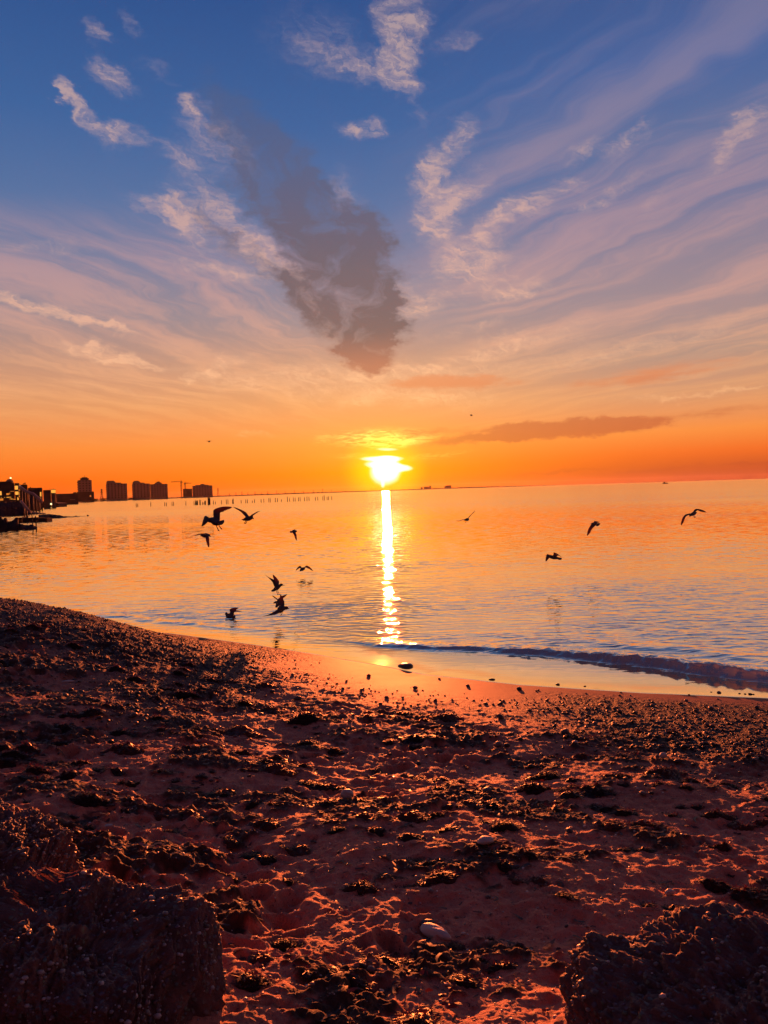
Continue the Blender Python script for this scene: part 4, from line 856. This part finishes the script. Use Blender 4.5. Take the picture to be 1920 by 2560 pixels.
strip('far_shore', [(120, 560, 1.0), (160, 700, 1.5), (240, 950, 1.6), (330, 1150, 1.8), (440, 1450, 2.0), (540, 1650, 2.4), (640, 2100, 2.4), (760, 2700, 2.2), (880, 3400, 1.6), (970, 4200, 1.4), (1050, 5000, 1.6), (1150, 5600, 2.4), (1230, 6200, 2.0), (1320, 6800, 1.2), (1390, 7200, .4)], 160, 5, M_LAND)
def block(name, label, cat, px0, px1, ytop, D, dy, ybase=None, mat=None, group=None, extra=None, parts=None, rz=0):
    x0, x1 = X(px0, D), X(px1, D); xm = (x0+x1)/2; zt = Zt((px0+px1)/2, ytop, D); w2 = (x1-x0)/2
    th = math.atan2(xm, D); w2 *= math.cos(th)
    r = empty(name, (xm, D, 0), label, cat, group, -th)
    V, Fs = boxes([(-w2, w2, 0, dy, -.3, zt)]+(extra(w2, zt) if extra else [])); mesh('wall', V, Fs, mat or M_WALL, r, False)
    if parts: parts(r, w2, zt, dy)
    return r
def winpart(r, V, Fs, spots, mat, name='window'):
    me = None
    for (x, y, z) in spots:
        if me is None: o = mesh(name, V, Fs, mat, r, False); me = o.data
        else: o = bpy.data.objects.new(name, me); COL.objects.link(o); o.parent = r
        o.location = (x, y, z)
def tower_parts(floors, bal=True, wins=4, crown=True, cw=.6):
    def f(r, w2, zt, dy):
        fh = zt/floors
        if crown:
            V, Fs = boxes([(-w2*cw, w2*cw, dy*.2, dy*.8, zt+.01, zt+fh*.55), (-w2*cw*1.12, w2*cw*1.12, dy*.15, dy*.85, zt+fh*.55, zt+fh*.8), (-w2*cw*.7, w2*cw*.7, dy*.3, dy*.7, zt+fh*.8, zt+fh*1.2), (-.2, .2, dy*.5, dy*.5+.4, zt+fh*1.2, zt+fh*2.0)])
            mesh('roof', V, Fs, M_WALLD, r, False)
        if bal:
            V, Fs = boxes([(-.9, 0, -.6, 3.2, 0, fh*.38)])
            winpart(r, V, Fs, [(-w2, dy*.2, fh*(k+.9)) for k in range(floors-1)], M_WALLD, 'balcony')
        V, Fs = boxes([(-.8, .8, -.06, .02, -.6, .6)]); sp = [(-w2+(i+.7)*2*w2/(wins+.4), 0, fh*(k+.6)) for i in range(wins) for k in range(1, floors)]
        winpart(r, V, Fs, sp[:90], M_WIN)
    return f
GT = 'apartment blocks across the bay'
block('apartment_tower', 'lone tall apartment tower farthest left of the blocks with stepped balconies on its left edge', 'tower', 196, 231, 1200, 1000, 16, parts=tower_parts(9), group=GT)
block('apartment_block', 'second apartment block from the left, tall end and long wing stepping down to the right', 'building', 267, 319, 1209, 1150, 18, parts=tower_parts(9, wins=6, crown=False), group=GT,
      extra=lambda w2, z: [(-w2*.98, -w2*.12, 2, 14, z+.01, z+3.4), (-w2*.9, -w2*.25, 3, 12, z+3.42, z+4.6), (-w2*.12, w2*.45, 2, 14, z+.01, z+1.5)])
block('apartment_block', 'longest apartment block with two raised roof houses, left of the tower cranes', 'building', 332, 376, 1209, 1250, 18, parts=tower_parts(9, wins=5, crown=False), group=GT,
      extra=lambda w2, z: [(-w2*.95, -w2*.1, 2, 14, z+.01, z+3.4), (-w2*.8, -w2*.25, 3, 12, z+3.42, z+4.8), (-w2*.1, w2*.4, 2, 14, z+.01, z+1.6)])
block('apartment_block', 'lower right half of the longest apartment building, with a peaked roof house in its middle', 'building', 376.5, 420, 1210, 1310, 18, parts=tower_parts(8, False, 6, False), group=GT,
      extra=lambda w2, z: [(-w2*.45, w2*.35, 2, 14, z+.01, z+2.4), (-w2*.25, w2*.15, 3, 12, z+2.42, z+4.2)])
block('apartment_block', 'broad unfinished block right of the tower cranes with a stepped roofline', 'building', 482, 532, 1214, 1600, 20, parts=tower_parts(7, False, 7, False), group=GT,
      extra=lambda w2, z: [(-w2*.72, w2*.62, 2, 14, z+.01, z+1.6), (-w2*.2, w2*.2, 3, 12, z+1.62, z+3.6)])
block('low_building', 'low dark building stage tucked between the cranes and the broad unfinished block', 'building', 458, 481, 1222, 1610, 18, mat=M_WALLD, group=GT)
def crane(px, D, ytop, j0, j1, yj, label):
    x = X(px, D); zt = Zt(px, ytop, D); r = empty('tower_crane', (x, D, 0), label, 'crane', 'tower cranes'); zj = Zt(px, yj, D)
    V = []; Fs = []
    for dx_ in (-.9, .9):
        for dy_ in (-.9, .9): tube([(dx_, dy_, 0), (dx_, dy_, zj)], .28, 4, V, Fs)
    n = int(zj/2.4)
    for i in range(n): s = 1 if i % 2 else -1; tube([(-.9*s, -.9, i*zj/n), (.9*s, -.9, (i+1)*zj/n)], .16, 4, V, Fs)
    mesh('mast', V, Fs, M_STEEL, r, False)
    xa, xb = X(j0, D)-x, X(j1, D)-x; V = []; Fs = []
    tube([(xa, 0, zj), (xb, 0, zj)], .38, 4, V, Fs); tube([(xa, 0, zj+1.2), (xb*.6, 0, zj+1.4)], .16, 4, V, Fs)
    for i in range(14): t = i/13; tube([(xa+(xb-xa)*t, 0, zj), (xa+(xb-xa)*min(1, t+.04), 0, zj+1.2)], .12, 4, V, Fs)
    mesh('jib', V, Fs, M_STEEL, r, False)
    V, Fs = tube([(0, 0, zj), (0, 0, zt)], [.8, .2], 4); tube([(0, 0, zt), (xa*.7, 0, zj+.6)], .1, 4, V, Fs); tube([(0, 0, zt), (xb*.8, 0, zj+.6)], .1, 4, V, Fs); mesh('tower_top', V, Fs, M_STEEL, r, False)
    sh = xb if abs(xb) < abs(xa) else xa; V, Fs = boxes([(sh*.8-1, sh*.8+1, -.8, .8, zj-2.0, zj-.1)]); mesh('counterweight', V, Fs, M_STEEL, r, False)
crane(454, 1500, 1199, 429, 457, 1204.5, 'taller tower crane with its long jib pointing left')
crane(464, 1560, 1204, 462, 480, 1208.5, 'shorter tower crane right of the taller one, jib pointing right')
# pylons and masts on the low coast
pyl = [(247, 900, 1222, 'single lattice pylon between the lone tower and the second block'), (543, 1700, 1219, 'lattice pylon just right of the broad unfinished block')]
def pylon(px, D, yt, label, group=None):
    x = X(px, D); zt = Zt(px, yt, D); r = empty('pylon', (x, D+10, 0), label, 'pylon', group); V = []; Fs = []
    for s in (-1, 1):
        for t in (-1, 1): tube([(s*zt*.1, t*zt*.1, 0), (s*.2, t*.2, zt)], .22, 4, V, Fs)
    for k in range(4): z = zt*(k+.5)/5; w_ = zt*.1*(1-z/zt); tube([(-w_, -w_, z), (w_, -w_, z+zt*.12)], .15, 4, V, Fs)
    mesh('lattice', V, Fs, M_STEEL, r, False); V = []; Fs = []
    for k in (.72, .84, .94): tube([(-zt*.12, 0, zt*k), (zt*.12, 0, zt*k)], .2, 4, V, Fs)
    mesh('cross_arms', V, Fs, M_STEEL, r, False)
for p in pyl: pylon(*p)
for i, px in enumerate([572, 588, 603, 618, 636, 652, 668, 690, 712, 735, 758, 783, 806, 828, 928, 934, 939, 957]):
    D = np.interp(px, [540, 640, 760, 880, 970], [1700, 2150, 2750, 3450, 4200]); pylon(px, D, hy(px)-(5.0+3.5*((i*7) % 5)/4), 'faint thin pylon on the low hazy coast between the blocks and the sun', 'faint pylons on the far low coast')
# faint blocks far right of the sun
GF = 'faint far buildings right of the sun'
block('far_building', 'long faint block with a raised right end, nearest the sun', 'building', 1060, 1078, hy(1069)-6, 5400, 40, mat=M_WALLD, group=GF, extra=lambda w2, z: [(w2*.5, w2*.98, 1, 30, z, z+6)])
block('far_building', 'small faint block touching the left end of the long one', 'building', 1052, 1057, hy(1055)-5, 5300, 40, mat=M_WALLD, group=GF)
block('far_building', 'flat topped faint block standing alone farthest from the sun', 'building', 1115, 1128, hy(1121)-7.5, 5700, 40, mat=M_WALLD, group=GF, extra=lambda w2, z: [(-w2*1.6, -w2*1.01, 1, 30, 0, z*.8)])
# ---- the old pier line of wooden piles
zx = lambda v: 160+v/4.1475
zx3 = lambda v: 460+v/4.1475
P1 = [(746, 8), (762, 8), (897, 10), (1042, 8.5), (1058, 8), (1118, 8.5), (1134, 9.5), (1261, 9.5), (1346, 9), (1360, 11), (1368, 9), (1381, 10), (1408, 12), (1435, 6.5), (1440, 5), (1458, 8), (1465, 8.5), (1494, 18), (1502, 15), (1509, 16), (1547, 8.5), (1567, 6), (1631, 9)]
P3 = [(437, 10), (453, 10), (504, 10), (509, 10.5), (590, 8), (638, 8.5), (655, 8.5), (706, 5), (728, 8), (797, 8.5), (825, 8.5), (877, 9), (892, 9), (945, 9.5), (967, 9), (1007, 5.5), (1070, 11.5), (1093, 8), (1131, 9.5), (1150, 9), (1185, 8.5), (1202, 9), (1247, 8.5), (1273, 10), (1294, 9.5), (1360, 8.5), (1385, 8), (1438, 9), (1453, 11.5), (1482, 8), (1497, 8.5), (1530, 8)]
piles = [(zx(a), h) for a, h in P1]+[(zx3(a), h) for a, h in P3]
thick = {1368, 1381, 1408, 1458, 1494, 1509, 504}
pm = []
for i in range(5):
    V, Fs = tube([(0, 0, -1.0), (.02*(i-2), 0, .3), (.05*(i-2), .01*i, .98), (.055*(i-2), .01*i, 1.0)], [1.1, 1.05, .95, .7], 8); V = [Vector((v.x*.09, v.y*.09, v.z)) for v in V]; pm.append(V)
GP = 'weathered wooden piles of the ruined pier far out in the water'
raws = [a for a, h in P1]+[a for a, h in P3]
for i, (px, h) in enumerate(piles):
    D = np.interp(px, [338, 520, 830], [232, 238, 262]); hm = (h-.0)*D/F; th = 1.9 if raws[i] in thick else 1.05
    V = [Vector((v.x*th, v.y*th, v.z*hm if v.z > 0 else v.z)) for v in pm[i % 5]]
    _, Fs = tube([(0, 0, 0), (0, 0, 1), (0, 0, 2), (0, 0, 3)], 1, 8)
    o = mesh('wooden_pile', V, Fs, M_WOOD); o.location = (X(px, D), D, 0)
    if raws[i] in (1494, 1509): tag(o, 'left one of the two tallest thick piles standing together' if raws[i] == 1494 else 'right one of the two tallest thick piles standing together', 'pile', GP)
    else: tag(o, 'thin weathered wooden pile standing in the calm sea in a long row', 'pile', GP)
# ---- small boat at the right horizon
D = 900; bx = X(1663, D); r = empty('fishing_boat', (bx, D, 0), 'tiny dark fishing boat alone near the horizon on the right', 'boat')
V = []; Fs = []
sec = [(-3.0, .9, .9), (-1.5, 1.1, .8), (0, 1.1, .8), (1.5, .9, 1.0), (3.0, .1, 1.4)]
for x, w_, h in sec: V += [(x, -w_*.4, -.3), (x, -w_, h), (x, w_, h), (x, w_*.4, -.3)]
for i in range(4):
    for k in range(4): Fs.append([4*i+k, 4*(i+1)+k, 4*(i+1)+(k+1) % 4, 4*i+(k+1) % 4])
Fs += [[3, 2, 1, 0], [16, 17, 18, 19]]
mesh('hull', V, Fs, M_STEEL, r, False); V, Fs = boxes([(-1.9, -.4, -.6, .6, .8, 2.2), (.9, 1.2, -.1, .1, .9, 2.4)]); mesh('cabin', V, Fs, M_WALLD, r, False)
# ------------------------------------------------------------------ left shore: embankment, buildings, chute, breakwater, broken pier
def PL(px, py, D): return at(px, py, D)
def ridge(name, pts, D0, label, cat, kind=None, back=6.0, seed=3, rough=.5, mat=None):
    # pts: (px, py_top, D at that px); sits in the water, rises to its crest and falls away behind
    V = []; Fs = []; n_ = 0; P_ = []
    for i in range(len(pts)-1):
        a, b = pts[i], pts[i+1]; n = max(2, int(abs(b[0]-a[0])/1.2))
        for k in range(n): t = k/n; P_.append(tuple(a[j]+(b[j]-a[j])*t for j in range(3)))
    P_.append(pts[-1])
    for i, (px, py, D) in enumerate(P_):
        c = PL(px, py, D); z = max(.05, c.z)
        for k, (dy, f) in enumerate(((-back*.5, -.35), (-back*.42, .08), (-back*.25, .62), (0, 1.0), (back*.4, .7), (back*.8, -.3))):
            j = rough*fbm(np.array([i*.31]), np.array([k*1.7]), 3, .6, seed)[0]*min(1, z)
            V.append((c.x*(1+dy/D), D+dy+j*.6, (z+.3)*f-.3+ (j*.5 if 0 < k < 5 else 0)))
    m6 = 6
    for i in range(len(P_)-1):
        for k in range(m6-1): Fs.append([m6*i+k, m6*(i+1)+k, m6*(i+1)+k+1, m6*i+k+1][::-1])
    o = mesh(name, V, Fs, mat or M_ROCK, None, False); return tag(o, label, cat, kind=kind)
ridge('embankment', [(-120, 1250, 150), (0, 1256, 155), (30, 1255, 158), (54, 1256, 160), (64, 1264, 160), (72, 1273, 158), (80, 1279, 158), (100, 1281.5, 158), (115, 1282.6, 158)], 155, 'steep dark embankment below the lit buildings ending in a low spit', 'embankment', back=14, rough=1.2)
ridge('coast_bank', [(-160, 1240, 330), (40, 1246, 380), (75, 1250, 400), (90, 1255, 410), (105, 1256, 410), (150, 1255.5, 430)], 400, None, None, kind='structure', back=30, rough=1.0)
def bld(px0, px1, yt, D, dy, label, mat=M_WALLD, extra=None, wins=(), roofpx=None, group='waterfront buildings on the left shore', name='waterfront_building'):
    r = block(name, label, 'building', px0, px1, yt, D, dy, mat=mat, group=group, extra=extra); xm = (X(px0, D)+X(px1, D))/2; ct = math.cos(math.atan2(xm, D))
    for (a, b, y0, y1, m_) in wins:
        x0, x1 = (X(a, D)-xm)*ct, (X(b, D)-xm)*ct; z1, z0 = Zt(a, y0, D), Zt(a, y1, D)
        V, Fs = boxes([(0, x1-x0, -.12, .05, 0, z1-z0)]); o = mesh('window', V, Fs, m_, r, False); o.location = (x0, 0, z0)
        V, Fs = boxes([(-.15, x1-x0+.15, -.2, -.02, -.25, -.02), (-.15, x1-x0+.15, -.2, -.02, z1-z0+.02, z1-z0+.22)]); f = mesh('frame', V, Fs, M_STEEL, o, False)
    return r
D1 = 200
r = bld(-60, 38, 1208, D1, 22, 'domed waterfront building with a lamp on its dome and glowing windows', wins=[(0, 5, 1228, 1238, M_LIT2), (0, 8.5, 1246, 1251.5, M_LIT), (17, 29, 1242.5, 1244, M_LIT2), (17, 23.5, 1233, 1237.5, M_LIT), (24.5, 26.2, 1229.5, 1236, M_LIT), (26.5, 36.5, 1227.8, 1228.8, M_LIT), (25, 27.5, 1245.5, 1248.5, M_LIT), (29.5, 31.5, 1246, 1249, M_LIT2), (34, 40, 1247, 1249.2, M_LIT), (2.5, 5, 1243, 1244, M_LIT2), (11.5, 13.5, 1243, 1244, M_LIT2)],
        extra=lambda w2, z: [(w2*.02, w2*.9, 2, 16, z, z+.45)])
xm = (X(-60, D1)+X(38, D1))/2; ct = math.cos(math.atan2(xm, D1)); dc = (X(27.5, D1)-xm)*ct; zb = Zt(27, 1208, D1); rd_ = (X(38, D1)-X(17.5, D1))/2*ct
V = []; Fs = []; nu = 20
for i in range(7):
    a = math.pi/2*i/6; tube
    for k in range(nu): q_ = 2*math.pi*k/nu; V.append((dc+rd_*math.cos(a)*math.cos(q_), 6+rd_*math.cos(a)*math.sin(q_), zb+.3+rd_*1.05*math.sin(a)))
for i in range(6):
    for k in range(nu): Fs.append([i*nu+k, i*nu+(k+1) % nu, (i+1)*nu+(k+1) % nu, (i+1)*nu+k])
mesh('dome', V, Fs, M_WALL, r)
def lamp(px, py, D, label, rr=.22):
    c = PL(px, py, D); L_ = empty('lamp', (c.x, c.y, c.z-1.2), label, 'lamp', 'lamps on the left shore'); V, Fs = tube([(0, 0, 0), (0, 0, 1.1)], .06, 6); mesh('post', V, Fs, M_STEEL, L_)
    V, Fc = ico(2); o = mesh('bulb', V*rr, Fc, M_LAMP, L_); o.location = (0, 0, 1.2)
lamp(26.7, 1195, 200, 'bright round lamp on top of the dome', .22)
lamp(49.5, 1215.6, 196, 'bright round lamp at the top of the water slide', .26)
lamp(127.7, 1260, 300, 'low bright lamp on the dark hull shaped quay', .36)
bld(38.6, 50, 1207.5, 203, 12, 'narrow glass fronted stair tower glowing orange beside the domed building', wins=[(37.5+1.6, 46.5, 1214.5, 1224, M_LIT2), (39.2, 52.2-3, 1229, 1237, M_LIT2), (47.2, 49.8, 1236, 1243, M_LIT), (44, 47, 1243, 1250, M_LIT2), (48, 49.8, 1223.5, 1229, M_LIT)])
bld(50.6, 70, 1211.5, 215, 14, 'dark flat roofed hall with a slanting mast on its roof, right of the glowing tower', extra=lambda w2, z: [(w2*.3, w2*.36, 3, 3.3, z, z+.5)])
V, Fs = tube([PL(57, 1210.6, 214), PL(63.5, 1206.8, 214)], .12, 6); tube([PL(63.5, 1206.8, 214), PL(63.5, 1211, 214)], .08, 6, V, Fs); tag(mesh('roof_mast', V, Fs, M_STEEL), 'slanting mast on the roof of the dark flat roofed hall', 'mast')
bld(71, 107, 1219.5, 260, 16, 'wide dark hall with a chimney and one tall bright doorway at its right end', wins=[(100.8, 104.2, 1230, 1242, M_LIT2), (101.2, 103.2, 1242.6, 1247, M_LIT)], extra=lambda w2, z: [(-w2*.72, -w2*.6, 3, 4, z, z+.45)])
r = bld(109, 128, 1225, 300, 16, 'boxy dark house with two short chimneys left of the glowing balcony house', extra=lambda w2, z: [(w2*.78, w2*.86, 3, 3.8, z, z+.7)])
bld(128.6, 140, 1224, 305, 16, 'small house with a glowing upper wall and a pale balcony rail', wins=[(129, 140, 1224.6, 1232.4, M_LIT2)], mat=M_WALL, extra=lambda w2, z: [(w2*.0, w2*.14, 3, 3.8, z, z+.6), (-w2, w2, -.5, -.3, z*.35, z*.39), (-w2, w2, -.5, -.3, z*.62, z*.66), (-w2, -w2*.93, -.52, -.28, z*.35, z*.66), (w2*.93, w2, -.52, -.28, z*.35, z*.66)])
bld(140.5, 196, 1234, 520, 20, 'long low warehouse between the balcony house and the lone tower', wins=[(175, 188, 1248.6, 1249.6, M_WPALE)])
bld(184, 236, 1229.5, 860, 20, 'low annex standing in front of the lone tower', wins=[(191.5, 193.5, 1230.3, 1232.6, M_LIT), (225, 228, 1238, 1242, M_LIT)])
# water slide / conveyor chute running down to the right
def chute(pts, label, D, w_=.5):
    r = empty('chute', PL(*pts[0], D), label, 'chute'); o0 = PL(*pts[0], D); V = []; Fs = []
    tube([PL(x, y, D-i*.8)-o0 for i, (x, y) in enumerate(pts)], w_, 8, V, Fs); mesh('trough', V, Fs, M_WPALE, r)
    for i, (x, y) in enumerate(pts[1:-1]):
        a = PL(x, y, D-(i+1)*.8)-o0; V, Fs = tube([a, (a.x, a.y, -o0.z)], .14, 6); mesh('post', V, Fs, M_STEEL, r)
chute([(49, 1216.5), (54, 1220), (62, 1226), (71, 1230.5), (82, 1234), (90, 1241), (98, 1247), (104, 1256)], 'long pale water slide curving down from the lamp to the sea', 190, .34)
chute([(53, 1253), (60, 1262), (66, 1270), (74, 1279)], 'short pale pipe running down the dark embankment', 146, .22)
# hull shaped quay
c0_ = PL(102, 1261, 320); V = []; Fs = []
x0_, x1_ = X(100, 320), X(152, 320); 
for i, (t, zb_, zt_) in enumerate([(0, 1.6, 2.6), (.1, .2, 2.5), (.2, -.3, 2.4), (.5, -.3, 2.0), (.8, -.3, 1.8), (1.0, -.3, 1.4)]):
    x = x0_+(x1_-x0_)*t; V += [(x, 318, zb_), (x, 317.5, zt_), (x, 326, zt_), (x, 326, -.3)]
for i in range(5):
    for k in range(4): Fs.append([4*i+k, 4*(i+1)+k, 4*(i+1)+(k+1) % 4, 4*i+(k+1) % 4])
Fs += [[3, 2, 1, 0], [20, 21, 22, 23]]
tag(mesh('barge', V, Fs, M_WALLD, None, False), 'dark low barge moored below the halls with one lamp', 'barge')
V, Fs = boxes([(X(122, 318), X(134, 318), 317.2, 317.45, .3, 1.2)])
bm_ = mesh('porthole_light', V, Fs, M_LIT2, bpy.data.objects['barge'], False)
# breakwater and broken pier
ridge('breakwater', [(96, 1287.5, 118), (106, 1286, 117), (124, 1285, 116), (136, 1286.5, 116), (150, 1288, 116), (162, 1291.5, 116), (175, 1294.5, 116), (200, 1294, 118)], 116, 'low rubble breakwater tapering to the right into a thin spit', 'breakwater', back=5, rough=.5)
ridge('breakwater', [(160, 1290.3, 122), (180, 1290.6, 122), (186, 1290.2, 122), (190, 1288.7, 122), (195, 1290.6, 122), (216, 1291.6, 122)], 122, 'thin low spit of stones with one round boulder beyond the breakwater', 'breakwater', back=1.5, rough=.2)
r = empty('ruined_pier', PL(30, 1300, 98), 'black ruined concrete pier wall with broken gaps in the middle left water', 'pier'); o0 = PL(30, 1300, 98); 
for a, b, yt in ((-60, -5, 1292), (48, 52.5, 1293.6), (53.5, 59, 1293.4), (62.5, 94, 1293.8), (94.5, 101, 1292.8), (101.5, 122, 1294.8)):
    x0, x1 = X(a, 98)-o0.x, X(b, 98)-o0.x; V, Fs = boxes([(x0, x1, -.8, .8, -o0.z-.4, Zt((a+b)/2, yt, 98)-o0.z), (x0+.1, x1-.1, -1.0, -.82, -o0.z-.4, Zt((a+b)/2, yt+3, 98)-o0.z)]); mesh('wall_section', V, Fs, M_ROCK, r, False)
ridge('rubble_mound', [(-80, 1290, 74), (-5, 1296, 74), (9, 1298.5, 74), (10, 1294, 74), (17, 1294.3, 74), (20, 1303, 74), (24, 1304, 74), (34, 1300, 74), (38, 1294.4, 74), (45, 1294.2, 74), (46, 1307, 74), (60, 1311.8, 73), (72, 1313, 73), (76, 1311, 73), (83, 1311.4, 73), (88, 1315.6, 73), (93, 1317.4, 73)], 74, 'black rubble mound with two broken stubs at the left edge of the water', 'rubble mound', back=3.2, rough=.25)
for (px, yt, yb, D, rad_, lab) in ((81.2, 1286, 1324, 73, .05, 'tall black post, left one of the leaning pair at the tip of the rubble'), (89.8, 1290, 1321, 74, .06, 'black leaning post, right one of the pair at the tip of the rubble'), (69, 1289, 1296, 97, .10, 'short black post standing on the ruined pier wall'), (2.5, 1288, 1302, 73.5, .08, 'black post at the very left edge above the rubble mound'), (219.6, 1290.3, 1294.6, 122, .28, 'short stub of a pile standing off the tip of the spit')):
    a = PL(px, yt, D); V, Fs = tube([(0, 0, -.6), (-.02, 0, a.z*.5), (-.06, 0, a.z)], [rad_*1.1, rad_, rad_*.9], 8); o = mesh('pier_post', V, Fs, M_WOOD); o.location = (a.x, a.y, 0); tag(o, lab, 'post', 'posts around the ruined pier')
# scrub on the coast between buildings
for i, (px, D, h, lab) in enumerate(((238, 880, 6, 'dark scrubby trees right of the lone tower annex'), (258, 1000, 6, 'dark scrubby trees left of the second apartment block'), (327, 1180, 5, 'low dark trees between the second block and the longest block'), (118, 380, 3.2, 'dark bushes below the boxy house'))):
    c = Vector((X(px, D), D, 0)); r = empty('tree', c, lab, 'trees', 'trees on the far left shore'); w_ = 7*D/F*1.2; V = []; Fs = []; rg = np.random.default_rng(i)
    hh = h*D/F*1.2
    for k in range(700):
        p = rg.normal(0, 1, 3)*np.array([w_*.5, w_*.3, hh*.2])+np.array([0, 0, hh*.65]); s = .10*hh*rg.uniform(.4, 1); b = len(V); d1 = rg.normal(0, s, 3); d2 = rg.normal(0, s, 3); V += [p, p+d1, p+d1+d2, p+d2]; Fs.append([b, b+1, b+2, b+3])
    mesh('crown', V, Fs, M_LAND, r, False); V, Fs = tube([(0, 0, -.2), (0, 0, hh*.6)], [.35, .15], 6); mesh('trunk', V, Fs, M_LAND, r)
# ------------------------------------------------------------------ the morning haze over the bay
V, Fs = boxes([(-8600, 8600, -8600, 8600, -6, 52)])
hm = bpy.data.materials.new('haze'); hm.use_nodes = True; hm.node_tree.nodes.clear(); q = N(hm.node_tree)
pv = q.new('ShaderNodeVolumePrincipled'); pv.inputs['Color'].default_value = (1, .80, .72, 1); pv.inputs['Density'].default_value = 1.6e-5; pv.inputs['Anisotropy'].default_value = .5
ho = q.new('ShaderNodeOutputMaterial'); q.lk(pv.outputs[0], ho.inputs['Volume'])
hz = mesh('haze', V, Fs, hm, None, False); tag(hz, kind='stuff'); hz['label'] = 'thin orange morning haze over the whole bay'
